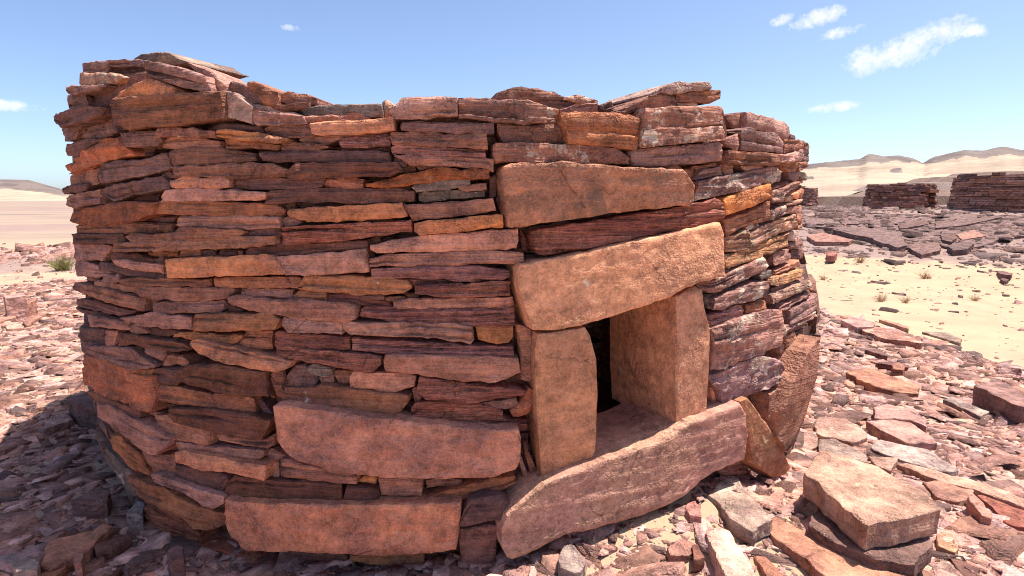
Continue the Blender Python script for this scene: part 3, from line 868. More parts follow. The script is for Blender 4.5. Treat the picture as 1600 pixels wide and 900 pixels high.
r 3 1541 995 1549 1028 1702 1030 1703 1004 1620 996
p 2 1628 1036 1679 1038 1663 1025
w 3 1806 983 1849 1000 2190 1026 2206 1005 1921 984 1849 970
b 3 1881 960 2124 985 2326 994 2259 938 2157 919 1874 902
w 6 1297 777 1293 917 1291 949 1447 977 1583 990 1772 986 1784 950 1749 822 1577 800 1463 790 1383 766
w 3 1829 892 1919 903 2220 917 2215 899 1920 881 1814 845 1821 880
W 6 1295 738 1368 751 1462 779 1604 794 1741 749 1802 673 1740 652 1580 632 1440 590 1380 609 1355 670
w 3 1826 832 1892 850 1943 847 2011 723 1920 672 1862 765
r 2 1810 781 1848 817 1938 671 1895 661
R 12 1735 649 1846 774 1984 827 1993 782 1948 647 1921 555 1882 416 1752 305 1666 411 1674 518
r 8 1638 608 1717 619 1730 608 1708 498 1698 457 1644 489
d -4 1668 559 1834 559 1862 400 1799 365 1726 458
S 10 1435 616 1469 627 1678 407 1838 191 1802 173 1703 184 1545 299 1502 441 1461 527
r 2 1387 286 1603 291 1670 234 1669 184 1480 221
o 2 1339 672 1387 670 1428 588 1383 582 1341 612'''
TOMB_LOCS = []
def place_stone(name, tone, data, parent, label=None):
    thc, zc, rc, V, Fs, S = data
    o = mesh_obj(name, V, Fs, MAT[tone], parent, smooth=S)
    o.location = (rc * math.sin(thc), -rc * math.cos(thc), zc)
    o.rotation_euler = (0, 0, thc)
    if label: o['label'] = label
    return o
def area(P):
    return abs(sum(P[i][0] * P[(i + 1) % len(P)][1] - P[(i + 1) % len(P)][0] * P[i][1] for i in range(len(P)))) / 2
rim = {}
def build_wall():
    L = []
    for i, l in enumerate(STONES.strip().split('\n')):
        a = l.split(); q = [int(v) / 1000 for v in a[2:]]
        P = list(zip(q[0::2], q[1::2]))
        L.append((a[0], int(a[1]) / 100, P, i))
    order = sorted(range(len(L)), key=lambda k: -area(L[k][2]))
    big = set(order[:290])
    names = {}
    lint = 0; sill = 0
    small_V = []; small_F = []; small_t = []
    for k, (tone, prot, P, i) in enumerate(L):
        ar = area(P)
        for (x, z) in P:
            b = round(x / R0 / .1); rim[b] = max(rim.get(b, 0), z)
        depth = rng.uniform(.26, .42) if ar > .006 else rng.uniform(.12, .22)
        zmean = sum(p[1] for p in P) / len(P)
        if prot < -.09: depth = .3
        name, label = 'stone', None
        if tone == 'L':
            lint += 1
            depth = .5 if lint == 1 else .3 if lint == 2 else .44
            name, label = (('lintel', 'broad ochre lintel slab over the doorway') if lint == 1 else
                           ('door_jamb', 'upright ochre slab on the left of the doorway') if lint == 2 else
                           ('door_jamb', 'upright deep slab on the right of the doorway'))
        elif tone == 'S' and P[0][0] < 1.4:
            sill += 1
            depth = .4 if sill == 1 else .4
            name, label = ('sill', 'smooth pink sill block under the doorway') if sill == 1 else ('sill', 'cracked lower sill block')
        elif tone == 'P':
            name, label = 'stone', 'large mottled orange slab with dark patina above the doorway'
        elif tone == 'O' and prot < .15:
            label = 'very large orange foundation block'
        data = stone_mesh(P, prot, depth, tone, i * 1.37 + .5, back_shrink=.98 if tone in 'LS' else .9)
        if k in big or name != 'stone':
            place_stone(name, tone, data, tomb, label)
        else:
            thc, zc, rc, V, Fs, S = data
            M = Matrix.Translation((rc * math.sin(thc), -rc * math.cos(thc), zc)) @ Matrix.Rotation(thc, 4, 'Z')
            b = len(small_V); t = rng.random()
            small_V += [tuple(M @ Vector(v)) for v in V]; small_t += [t] * len(V)
            small_F += [tuple(b + q for q in f) for f in Fs]
    o = mesh_obj('wedge_stones', small_V, small_F, MAT_COURSE, tomb, tint=small_t)
    o['kind'] = 'stuff'
build_wall()

DOOR = (.318, .462, .50, 1.10)
def course_stones(th0, th1, z0, top, prot, depth, hmin, hmax, wmin, wmax, skip=None, rfun=wall_r, inward=False, rg=rng, jit=.01):
    """courses of simple rough blocks, as vertex and face lists about the tomb centre"""
    V = []; Fs = []; T = []
    z = z0
    while True:
        h = rg.uniform(hmin, hmax)
        zt = z + h
        th = th0 - rg.uniform(0, wmax) / 2.4
        done = True
        while th < th1:
            w = rg.uniform(wmin, wmax) / 2.4
            ta, tb = th + .003, th + w - .003
            th += w
            tm = (ta + tb) / 2
            if zt > top(tm): continue
            done = False
            if skip and skip(ta, tb, z, zt): continue
            pr = prot + rg.uniform(-jit, jit)
            h2 = h * rg.uniform(.8, .97)
            b = len(V); t = rg.random()
            for k, (thx, zz) in enumerate(((ta, z), (tm, z), (tb, z), (tb, z + h2), (tm, z + h2 * rg.uniform(.9, 1.05)), (ta, z + h2))):
                r = rfun(thx, zz) + pr + rg.uniform(-.006, .006)
                zj = zz + rg.uniform(-.004, .004)
                r2 = r - depth if not inward else r + depth
                V.append((r * math.sin(thx), -r * math.cos(thx), zj))
                V.append((r2 * math.sin(thx), -r2 * math.cos(thx), zj))
            T += [t] * 12
            fs = [(0, 2, 4, 6, 8, 10), (11, 9, 7, 5, 3, 1)] + [(2 * q, 2 * q + 1, 2 * ((q + 1) % 6) + 1, 2 * ((q + 1) % 6)) for q in range(6)]
            if inward: fs = [f[::-1] for f in fs]
            Fs += [tuple(b + q for q in f) for f in fs]
        z = zt
        if z > 2.6 or (done and z > 1.2): break
    return V, Fs, T
def rim_top(th):
    b = round(th / .1)
    v = min(rim.get(b - 1, 1.75), rim.get(b, 1.75), rim.get(b + 1, 1.75))
    return v
def door_skip(ta, tb, z0, z1):
    return tb > DOOR[0] - .02 and ta < DOOR[1] + .02 and z1 > DOOR[2] - .06 and z0 < DOOR[3]
# packing behind the face stones
V, Fs, T = course_stones(-1.0, 1.22, -.2, lambda t: rim_top(t) - .05, -.05, .22, .03, .065, .12, .35, door_skip)
o = mesh_obj('packing_stones', V, Fs, MAT_COURSE, tomb, tint=T); o['kind'] = 'stuff'
# the rear of the ring
def rear_top(th):
    return 1.78 + .12 * noise.noise(Vector((th * 2.2, 1, 0))) + .05 * noise.noise(Vector((th * 9, 5, 0)))
V, Fs, T = course_stones(1.2, 2 * math.pi - .95, -.2, rear_top, -.03, .4, .05, .11, .2, .6, rfun=lambda t, z: wall_r(t if t < math.pi else t - 2 * math.pi, z), jit=.025)
o = mesh_obj('rear_stones', V, Fs, MAT_COURSE, tomb, tint=T); o['kind'] = 'stuff'
# inner face of the ring
V, Fs, T = course_stones(DOOR[1] + .09, DOOR[0] - .09 + 2 * math.pi, -.1, lambda t: 1.62, -.93, .25, .05, .11, .2, .5, rfun=lambda t, z: R0, inward=True)
o = mesh_obj('inner_stones', V, Fs, MAT_COURSE, tomb, tint=T); o['kind'] = 'stuff'
# rubble core with the passage left open
def build_core():
    V = []; Fs = []
    ths = np.linspace(DOOR[1] + .09, DOOR[0] - .09 + 2 * math.pi, 72)
    ri, ro = R0 - .72, R0 - .27
    for t in ths:
        for r, z in ((ri, -.3), (ro, -.3), (ro, 1.64), (ri, 1.64)):
            V.append((r * math.sin(t), -r * math.cos(t), z))
    for k in range(len(ths) - 1):
        a = 4 * k; b = a + 4
        for q in range(4): Fs.append((a + q, a + (q + 1) % 4, b + (q + 1) % 4, b + q))
    n = 4 * (len(ths) - 1)
    Fs += [(3, 2, 1, 0), (n, n + 1, n + 2, n + 3)]
    # the part over and under the passage
    for z0, z1 in ((1.14, 1.635), (-.3, .42)):
        b = len(V)
        tt = np.linspace(DOOR[0] - .095, DOOR[1] + .095, 4)
        for t in tt:
            for r, z in ((ri - .1, z0), (ro - .005, z0), (ro - .005, z1), (ri - .1, z1)):
                V.append((r * math.sin(t), -r * math.cos(t), z))
        for k in range(3):
            a = b + 4 * k; c = a + 4
            for q in range(4): Fs.append((a + q, a + (q + 1) % 4, c + (q + 1) % 4, c + q))
        Fs += [(b + 3, b + 2, b + 1, b), (b + 12, b + 13, b + 14, b + 15)]
    o = mesh_obj('wall_core', V, Fs, MAT['d'], tomb)
build_core()
def slab_box(name, mat, parent, x0, x1, y0, y1, z0, z1, jit=.03):
    c = Vector(((x0 + x1) / 2, (y0 + y1) / 2, (z0 + z1) / 2))
    V = []; Fs = []
    nx = 6
    for k in range(nx + 1):
        x = x0 + (x1 - x0) * k / nx
        for y, z in ((y0, z0), (y1, z0), (y1, z1), (y0, z1)):
            V.append((x - c.x + rng.uniform(-jit, jit) * (k in (0, nx)), y - c.y + rng.uniform(-jit, jit) * .4, z - c.z + rng.uniform(-jit, jit) * .15))
    for k in range(nx):
        a = 4 * k
        for q in range(4): Fs.append((a + q, a + 4 + q, a + 4 + (q + 1) % 4, a + (q + 1) % 4))
    Fs += [(0, 1, 2, 3), (4 * nx + 3, 4 * nx + 2, 4 * nx + 1, 4 * nx)]
    o = mesh_obj(name, V, Fs, mat, parent)
    o.location = c
    return o
# flat roof slabs, hidden below the rim
y = -2.02
k = 0
while y < 2.0:
    w = rng.uniform(.3, .42)
    ym = min(abs(y), abs(y + w)); half = math.sqrt(max(.1, 2.1 ** 2 - max(abs(y), abs(y + w)) ** 2))
    slab_box('roof_slab', MAT['r' if k % 2 else 'b'], tomb, -half, half, y + .006, y + w - .006, 1.643 + .02 * (k % 2), 1.71 + rng.uniform(0, .02))
    y += w; k += 1

# ------------------------------------------------------------------ loose slabs
def loose_mesh(P, zt, th, seed, tilt=(0, 0)):
    cx = sum(p[0] for p in P) / len(P); cy = sum(p[1] for p in P) / len(P)
    size = max(max(p[0] for p in P) - min(p[0] for p in P), max(p[1] for p in P) - min(p[1] for p in P))
    a2 = sum(P[i][0] * P[(i + 1) % len(P)][1] - P[(i + 1) % len(P)][0] * P[i][1] for i in range(len(P)))
    if a2 < 0: P = P[::-1]
    step = max(.025, size / 22)
    ring = []
    n = len(P)
    for i in range(n):
        (xa, ya), (xb, yb) = P[i], P[(i + 1) % n]
        l = math.hypot(xb - xa, yb - ya); m = max(1, round(l / step))
        nx, ny = (yb - ya) / max(l, 1e-6), -(xb - xa) / max(l, 1e-6)
        for k in range(m):
            t = k / m
            x = xa + (xb - xa) * t; y = ya + (yb - ya) * t
            j = size * .03 * noise.noise(Vector((x * 9 / max(size, .2) + seed, y * 9 / max(size, .2), seed)))
            if k == 0: j -= size * .006
            ring.append((x + nx * j - cx, y + ny * j - cy))
    V = []; Fs = []; S = []
    m = len(ring)
    amp = min(.012, size * .02)
    def zn(x, y): return amp * (noise.noise(Vector((x * 4 / max(size, .2), y * 4 / max(size, .2), seed))) + .5 * noise.noise(Vector((x * 14, y * 14, seed))))
    bev = min(.0035, th * .1)
    # concentric rings: top centre outwards, then down the sides
    V.append((0, 0, zn(0, 0)))
    rows = []
    for s, dz in ((.3, 0), (.6, 0), (.85, 0), (.98, 0), (1., -1.)):
        row = []
        for (x, y) in ring:
            row.append(len(V)); V.append((x * s, y * s, zn(x * s, y * s) + dz * bev))
        rows.append(row)
    ns = max(2, min(5, round(th / .03)))
    for k in range(1, ns + 1):
        row = []
        for q, (x, y) in enumerate(ring):
            f = 1 + (.018 * noise.noise(Vector((q * .35, k * 5.1, seed))) - .012 * (k == ns)) * min(1, .25 / max(size, .05) + .4)
            out = .006 * noise.noise(Vector((q * .2, k * 9.7, seed + 3)))
            l = math.hypot(x, y) + 1e-6
            row.append(len(V)); V.append((x * f + x / l * out, y * f + y / l * out, -th * k / ns + zn(x, y) * (1 - k / ns)))
        rows.append(row)
    for q in range(m): Fs.append((0, rows[0][q], rows[0][(q + 1) % m])); S.append(True)
    for k in range(len(rows) - 1):
        for q in range(m):
            Fs.append((rows[k][q], rows[k + 1][q], rows[k + 1][(q + 1) % m], rows[k][(q + 1) % m])); S.append(k < 4)
    Fs.append(tuple(rows[-1][::-1])); S.append(False)
    return (cx, cy, zt), V, Fs, S
LOOSE = '''loose_block|block|thick tan block on top of the pile of stones at front right|B|326|100|1275 2365 1462 2593 1539 2531 1614 2439 1681 2208 1656 2050 1548 2018 1453 1996 1297 1941 1286 1996
loose_slab|slab|striated maroon slab wedged directly under the big tan block|D|214|50|1183 2130 1215 2022 1315 1909 1436 1879 1603 2014 1651 2159 1377 2368
loose_block|block|dark rough-edged block at the bottom of the pile under the big tan block|R|175|120|1107 2267 1141 2223 1246 2065 1391 1908 1489 1821 1140 1756 1100 1965 1032 2117
loose_slab|slab|grey-green ridged slab lying below the right end of the doorway sill|G|229|40|856 2347 958 2481 1039 2519 1040 2415 1048 2152 933 2061 876 2152 882 2271
loose_block|block|long pale tan block lying on sand at the bottom edge left of the pile|B|209|80|760 2107 821 2130 861 2107 851 1867 841 1775 737 1775 744 1953
loose_slab|slab|small pink brick-shaped slab between the pale tan block and the pile|R|152|50|926 2031 967 2031 993 1869 927 1845
loose_slab|slab|flat brown six-sided stone lying alone on the pale sand|R|170|30|600 2054 669 2114 703 2093 724 2046 670 2001 598 2001
loose_slab|slab|small maroon flat stone on sand near the sill's hollow|m|218|30|728 2261 785 2340 817 2319 776 2191 731 2191
loose_stone|stone|rounded grey stone on sand at the bottom edge below the sill|G|154|70|177 2027 216 2111 245 2089 276 1995 264 1938 233 1916 178 1949
loose_stone|stone|small dark stone touching the left side of the pale tan block|d|182|50|694 2047 719 2055 717 1967 672 1951
loose_slab|slab|pinkish slab just right of the leaning slab at the tomb's right foot|p|36|50|2011 3656 2080 3748 2255 3725 2266 3495 2193 3394 2080 3318 1931 3464
loose_slab|slab|grey slab immediately behind the big tan block|G|61|50|1869 3327 1967 3327 2024 3103 1974 3021 1882 3078 1782 3163
loose_slab|slab|small orange-pink slab behind the middle of the big tan block|p|46|50|2042 3117 2207 3101 2057 2943 2014 2996
loose_slab|slab|mauve pointed slab with a step lying mid-slope right of the tomb|R|57|50|2339 3640 2630 3663 2598 3477 2578 3328 2555 3280 2382 3280 2342 3396
loose_slab|slab|mauve slab overlapping the back of the pointed stepped slab|R|68|50|2543 3868 2672 3907 2725 3661 2727 3604 2637 3494 2622 3604 2414 3661
loose_slab|slab|long grey-topped slab running between the grey slab and the long pale plank-like slab|G|44|50|2171 3296 2269 3372 2446 3232 2445 2959 2364 2922 2237 3037 2126 3205
loose_slab|slab|long pale plank-like slab reaching the right edge of the picture|p|46|50|2140 3016 2197 3032 2440 2844 2522 2615 2459 2544 2348 2728 2195 2901
loose_slab|slab|red-brown slab resting against the near side of the long pale slab|R|40|30|2151 2828 2244 2849 2355 2747 2297 2682 2186 2621 2108 2664
loose_slab|slab|broad brown slab highest on the rubble slope beside the tomb|R|56|50|2840 4735 3105 4830 3189 4339 3072 4186 2932 4231 2828 4339 2825 4590
loose_block|block|thick brown block at the right edge on the rubble slope|b|160|130|3375 4051 3496 4126 3663 4126 3506 3726 3385 3628 3336 3664
loose_slab|slab|narrow striped slab tilted beside the thick brown block at the right edge|G|56|50|3159 4043 3272 4099 3283 3783 3160 3712
loose_slab|slab|flat pink slab at the foot of the leaning slab|p|41|30|1709 3338 1833 3486 1943 3486 1817 3245 1668 3175
loose_stone|stone|small orange-brown stone standing near the right end of the red-brown slab|o|96|70|2176 2571 2238 2608 2173 2423 2143 2386 2114 2407
loose_slab|slab|rough maroon slab cut by the right edge below the long pale slab|m|36|50|2335 2709 2515 2604 2328 2394 2269 2446 2309 2580
loose_slab|slab|dark grey slab at the bottom edge right of the pile|d|56|30|1796 2184 1855 2087 1767 2013 1748 2040
loose_slab|slab|pale pink stone at the right foot of the pile|p|77|50|1830 2294 1901 2303 1845 2187 1807 2161 1771 2205
loose_slab|slab|pink slab at the bottom edge just right of the pile's lowest block|p|70|40|1592 2029 1735 2130 1739 2018 1679 1966
loose_slab|slab|tan slab at the right edge above the long pale slab's end|p|30|50|2602 2877 2752 2869 2614 2714 2565 2820
loose_slab|slab|thin pink slab lying on chips near the right edge below the orange-brown stone|p|39|20|2145 2482 2190 2387 2186 2372 2132 2397
loose_slab|slab|brown undercut slab on the rubble crest nearest the tomb|R|79|50|3936 6732 4234 7005 4226 6585 4118 6410 3881 6342
loose_slab|slab|long brown slab on the rubble crest beside the sand|R|-1221|50|8445 13006 8561 12934 8625 12253 8410 11938
loose_slab|slab|bright white-topped slab on the rubble crest|w|56|50|3916 6312 4169 6548 4394 6032 4175 5721 3934 5915
loose_slab|slab|layered grey slab on the rubble crest right of the white-topped slab|G|-1244|50|8634 11827 9091 11827 8973 11203 8666 10838
loose_slab|slab|narrow dark slab on the slope below the white-topped slab|d|51|50|3448 5468 3566 5518 3565 5302 3509 5233
loose_slab|slab|narrow dark slab just above the broad brown slab on the slope|d|51|50|3267 5017 3356 5059 3524 4955 3469 4875
loose_stone|stone|small brown upright stone just behind the broad brown slab|b|90|90|3279 4818 3379 4877 3374 4779 3282 4667 3208 4685
loose_slab|slab|large brown slab lying in the tomb's shadow at lower left|r|45|50|-1912 2135 -1993 2282 -1978 2315 -1865 2380 -1859 2432 -1803 2406 -1787 2282 -1779 2222 -1848 2106
loose_slab|slab|narrow dark slab touching the right end of the large shaded slab|d|34|50|-1795 2268 -1795 2291 -1702 2359 -1675 2340 -1694 2245 -1749 2227
loose_stone|stone|dark wedge-shaped stone in shadow near the left foot of the wall|d|80|80|-2109 2565 -2068 2702 -1992 2670 -1923 2548 -2035 2548
loose_slab|slab|brown slab cut by the left edge of the picture in the shadow|r|34|50|-2189 2232 -2149 2292 -2093 2268 -2063 2223 -2123 2158
loose_stone|stone|grey layered stone with parallel bands at the lower left corner|G|70|70|-2005 2112 -1955 2154 -1880 2100 -1860 2060 -1933 2052
loose_slab|slab|reddish slab at the bottom edge in the lower left corner|r|23|40|-1910 2077 -1824 2171 -1810 2130 -1810 2054
loose_stone|stone|small reddish brick-shaped stone in front of the large shaded slab|r|90|90|-1745 2103 -1758 2145 -1726 2132 -1696 2079 -1715 2070
loose_stone|stone|dark upright stone at the wall's foot at the bottom edge|d|120|120|-1361 2083 -1375 2116 -1357 2151 -1319 2129 -1279 2058 -1307 2034
loose_stone|stone|sunlit tan stone peeking in at the bottom edge left of centre|o|50|50|-1452 2065 -1414 2076 -1347 2041 -1350 1992 -1406 2004
loose_slab|slab|pale sunlit slab just outside the shadow's edge on the left|p|56|50|-3119 3543 -3055 3783 -2926 3665 -2941 3553 -2965 3479
loose_stone|stone|dark stone half under the tomb's left foot at the shadow's edge|d|160|160|-3063 3802 -2985 3882 -2810 3713 -2715 3581 -2881 3652
loose_slab|slab|small pale slab left of the larger pale sunlit slab|p|28|40|-3236 3539 -3192 3625 -3106 3497 -3162 3477
loose_slab|slab|small pale slab behind the larger pale sunlit slab|p|34|50|-3472 4032 -3362 4100 -3263 3992 -3385 3914
loose_slab|slab|thin grey pointed slab above the large shaded slab|G|23|30|-2307 2538 -2278 2567 -2184 2596 -2232 2521 -2268 2510
loose_stone|stone|grey angular stone touching the wall's foot in the shadow|G|100|100|-1739 2412 -1763 2529 -1716 2512 -1667 2412
loose_block|block|square red block standing at the far left edge|R|280|280|-6542 7305 -6574 7458 -6450 7510 -6254 7305 -6348 7110
loose_stone|stone|smaller red block next to the square red block at far left|R|180|180|-6440 7493 -6478 7693 -6328 7542 -6248 7303
loose_slab|slab|pink elongated slab in front of the red blocks at far left|R|45|50|-5968 6873 -6270 7536 -6027 7359 -5692 6617
loose_slab|slab|red slab cut by the left edge below the red blocks|R|45|50|-6468 7067 -6387 7273 -6212 7067 -6163 6724
loose_slab|slab|small pale stone below the red slab at the left edge|p|28|50|-5979 6649 -5903 6792 -5695 6546 -5801 6478
rock_ledge|rock|dark flat rock ledge far right, closest behind the tomb's edge|D|188|308|15585 30834 16563 30006 16449 29489 15616 29132 14969 29576
rock_ledge|rock|largest dark tilted rock ledge with a shaded front above the sand|D|225|345|15261 28271 16818 27749 17304 26032 16436 23930 15858 23686 15834 25866 15419 27304
rock_ledge|rock|small dark ledge behind the largest tilted ledge|D|165|285|16773 29664 17648 29268 17133 28600 16475 28887
rock_ledge|rock|narrow dark ledge in front of the round tomb with a doorway|D|188|308|18466 27656 19963 27940 19569 27239 18424 26859 18036 26896
rock_ledge|rock|long dark ledge between the two distant tombs|D|188|308|19870 27244 21099 27294 22855 27254 22695 26912 21271 26440 19941 26202 19247 26273
rock_ledge|rock|pale flat slab on the far terrace right of the largest ledge|R|150|270|19306 25101 20297 25427 19982 24320 18834 24138
rock_ledge|rock|dark broken rock left of the pale flat slab on the far terrace|D|225|345|18624 25082 19172 25081 18711 24234 18106 23767 18107 24281
rock_ledge|rock|low sandy-topped ledge beside the tomb's right edge above the sand|R|188|308|13764 26986 14754 27463 15208 25760 14881 25379 13654 25832
rock_ledge|rock|broken dark rocks at the right foot of the far ledges|D|225|345|17593 23274 18536 23680 18643 23245 17863 22551 17325 22561
rock_ledge|rock|low dark broken ledge below the largest tilted ledge's end|D|165|285|16392 23854 17485 24611 17780 23961 17109 22945 16088 22560
rock_ledge|rock|broad dark rock shelf forming the lip of the far terrace above the sand|D|105|225|14916 29856 15703 28381 16042 26202 16038 24030 16680 24001 17581 23967 17896 22975 19943 23639 21742 23925 24098 26624 22238 28801 20168 30483 17504 31749 15909 31909
pebble_rock|stone|dark rounded rock on the sand just right of the tomb|m|-682|250|13244 24175 13796 24788 13648 24175 12838 22767 12534 22767
pebble_rock|stone|longer of two dark stones on the sand near the right edge|d|-957|160|16821 19829 17152 20011 16901 19302 16429 18801 16327 19132
pebble_rock|stone|shorter dark stone below the longer one on the sand near the right edge|d|-1076|140|16015 18742 16406 19055 16200 18588 15801 18289'''
HERO = []
for i, l in enumerate(LOOSE.strip().split('\n')):
    n, c, lab, tone, zt, th, pts = l.split('|')
    q = [int(v) / 1000 for v in pts.split()]
    if 'shelf' in lab: SHELF = list(zip(q[0::2], q[1::2]))
    else: HERO.append(list(zip(q[0::2], q[1::2])))
    loc, V, Fs, S = loose_mesh(list(zip(q[0::2], q[1::2])), int(zt) / 1000, int(th) / 1000 + (.02 if n == 'loose_slab' else 0), i * 2.17)
    if n == 'rock_ledge':
        z0 = float(terrain(loc[0], loc[1]))
        loc = (loc[0], loc[1], z0 + int(zt) / 1000)
        V = [(x, y, z + float(terrain(x + loc[0], y + loc[1])) - z0) for x, y, z in V]
    o = mesh_obj(n, V, Fs, MAT[tone], smooth=S)
    o.location = loc
    o['kind'] = 'thing'
    tag(o, lab, c, {'loose_slab': 'loose slabs on the rubble around the tomb', 'loose_stone': 'loose stones on the ground', 'loose_block': 'loose squared blocks on the ground',
                    'rock_ledge': 'rock ledges on the far terrace', 'pebble_rock': 'stones lying on the sand'}[n])

# ------------------------------------------------------------------ rubble chips (uncountable)
def in_poly(P, X, Y):
    px = np.array([p[0] for p in P]); py = np.array([p[1] for p in P])
    res = np.zeros(len(X), bool)
    cand = np.nonzero((X > px.min()) & (X < px.max()) & (Y > py.min()) & (Y < py.max()))[0]
    x, y = X[cand], Y[cand]; ins = np.zeros(len(cand), bool)
    for q in range(len(P)):
        xa, ya, xb, yb = px[q], py[q], px[q - 1], py[q - 1]
        ins ^= ((ya > y) != (yb > y)) & (x < (xb - xa) * (y - ya) / ((yb - ya) if yb != ya else 1e-9) + xa)
    res[cand[ins]] = True
    return res
def chips(name, n, sampler, size_fn, zone_min, seed, flat=(.05, .2), tilt=.16, keep=None, mat=None):
    g = np.random.default_rng(seed)
    protos = []
    for k in range(28):
        m = int(g.integers(4, 7))
        a = np.sort(g.uniform(0, 2 * math.pi, m) * .35 + np.arange(m) * 2 * math.pi / m)
        r = g.uniform(.6, 1.15, m); el = g.uniform(.32, .85)
        x = r * np.cos(a); y = r * np.sin(a) * el
        sh = g.uniform(.84, .97)
        top = np.stack([x * sh + g.uniform(-.05, .05), y * sh + g.uniform(-.05, .05), g.uniform(.7, 1.1, m)], -1)
        bot = np.stack([x, y, np.full(m, -.6)], -1)
        v = np.concatenate([top, bot])
        f = [list(range(m))] + [[q, m + q, m + (q + 1) % m, (q + 1) % m] for q in range(m)]
        protos.append((v, f))
    X, Y = sampler(g, n)
    zone = rubble_zone(X, Y)
    nz = np.array([fbm(x * 1.1, y * 1.1, seed) for x, y in zip(X, Y)])
    ok = (zone + nz * .55 + g.uniform(-.3, .3, len(X))) > zone_min
    rt = np.hypot(X - CX, Y - CY)
    inside = rt < R0 - .04
    ok &= ~inside
    for P in HERO:
        ok &= ~in_poly(P, X, Y)
    if keep is not None: ok &= keep(X, Y)
    X, Y = X[ok], Y[ok]; n = len(X)
    S = size_fn(g, np.hypot(X, Y))
    Z = terrain(X, Y) + np.array([fbm(x * 1.3, y * 1.3) for x, y in zip(X, Y)]) * .022
    Z = Z + .105 * in_poly(SHELF, X, Y)      # chips lying on the rock shelf
    pid = g.integers(0, len(protos), n)
    th = S * g.uniform(*flat, n)
    rz = g.uniform(0, 2 * math.pi, n)
    tx = g.normal(0, tilt, n) ; ty = g.normal(0, tilt, n)
    lift = g.uniform(-.25, 1, n) ** 3 * S * .16 - th * .3
    tint = g.uniform(0, 1, n)
    AV = []; AT = []; loops = []; starts = []; totals = []
    base = 0; lp = 0
    for k, (pv, pf) in enumerate(protos):
        idx = np.nonzero(pid == k)[0]
        if not len(idx): continue
        m = len(pv)
        P = pv[None] * np.stack([S[idx], S[idx], th[idx]], -1)[:, None, :]
        # tilt then spin
        P[..., 2] += P[..., 0] * tx[idx][:, None] + P[..., 1] * ty[idx][:, None]
        c, s = np.cos(rz[idx])[:, None], np.sin(rz[idx])[:, None]
        x = P[..., 0] * c - P[..., 1] * s; y = P[..., 0] * s + P[..., 1] * c
        Q = np.stack([x + X[idx][:, None], y + Y[idx][:, None], P[..., 2] + (Z[idx] + lift[idx])[:, None]], -1)
        AV.append(Q.reshape(-1, 3)); AT.append(np.repeat(tint[idx], m))
        offs = base + np.arange(len(idx)) * m
        for f in pf:
            f = np.array(f)
            loops.append((offs[:, None] + f[None]).ravel())
            totals.append(np.full(len(idx), len(f)))
        base += m * len(idx)
    AV = np.concatenate(AV); AT = np.concatenate(AT)
    loops = np.concatenate(loops); totals = np.concatenate(totals)
    starts = np.concatenate([[0], np.cumsum(totals)[:-1]])
    me = bpy.data.meshes.new(name)
    me.vertices.add(len(AV)); me.vertices.foreach_set('co', AV.ravel())
    me.loops.add(len(loops)); me.loops.foreach_set('vertex_index', loops.astype(np.int32))
    me.polygons.add(len(totals)); me.polygons.foreach_set('loop_start', starts.astype(np.int32))
    a = me.attributes.new('tint', 'FLOAT', 'POINT'); a.data.foreach_set('value', AT.astype(np.float32))
    me.materials.append(mat or MAT_RUBBLE)
    me.update(calc_edges=True)
    me.validate()
    o = link(bpy.data.objects.new(name, me))
    return o
def near_sampler(g, n):
    d = np.exp(g.uniform(math.log(1.5), math.log(13.5), n))
    a = R(1) * g.uniform(-62, 62, n)
    return d * np.sin(a), d * np.cos(a)
def near_size(g, d):
    s = np.exp(g.normal(math.log(.021), .75, len(d))) * (d / 2.5) ** .62
    return np.clip(s, .008, .17)
o = chips('rubble', 92000, near_sampler, near_size, .42, 3)
tag(o, 'loose chips of red and mauve sandstone strewn around the tomb', 'rubble', kind='stuff')
def plate_size(g, d):
    return np.clip(np.exp(g.normal(math.log(.062), .4, len(d))) * (d / 2.5) ** .5, .03, .26)
o = chips('broken_plates', 5200, near_sampler, plate_size, .5, 17, (.06, .16), .1)
tag(o, 'flat broken plates of sandstone lying among the chips', 'rubble', kind='stuff')
def sand_sampler(g, n):
    d = np.exp(g.uniform(math.log(1.5), math.log(40), n))
    a = R(1) * g.uniform(-62, 62, n)
    return d * np.sin(a), d * np.cos(a)
def sand_size(g, d):
    return np.clip(np.exp(g.normal(math.log(.009), .6, len(d))) * (d / 2.5) ** .75, .004, .2)
o = chips('pebbles', 15000, sand_sampler, sand_size, -.55, 5, (.3, .6))
tag(o, 'small pebbles scattered over the pale sand', 'pebbles', kind='stuff')
def far_sampler(g, n):
    d = np.exp(g.uniform(math.log(17), math.log(70), n))
    a = R(1) * g.uniform(18, 62, n)
    return d * np.sin(a), d * np.cos(a)
def far_size(g, d):
    return np.clip(np.exp(g.normal(math.log(.16), .6, len(d))) * (d / 28) ** .8, .04, 1.1)
o = chips('terrace_rubble', 11000, far_sampler, far_size, .45, 8, (.1, .25), .1, mat=MAT_TERRACE)
tag(o, 'broken dark rock covering the far terrace', 'rubble', kind='stuff')
def mound_sampler(g, n):
    return g.normal(-22, 3.2, n), g.normal(31, 2.5, n)
o = chips('mound_rubble', 1500, mound_sampler, far_size, -5, 9, (.2, .5))
tag(o, 'reddish rubble mound on the plain left of the tomb', 'rubble', kind='stuff')

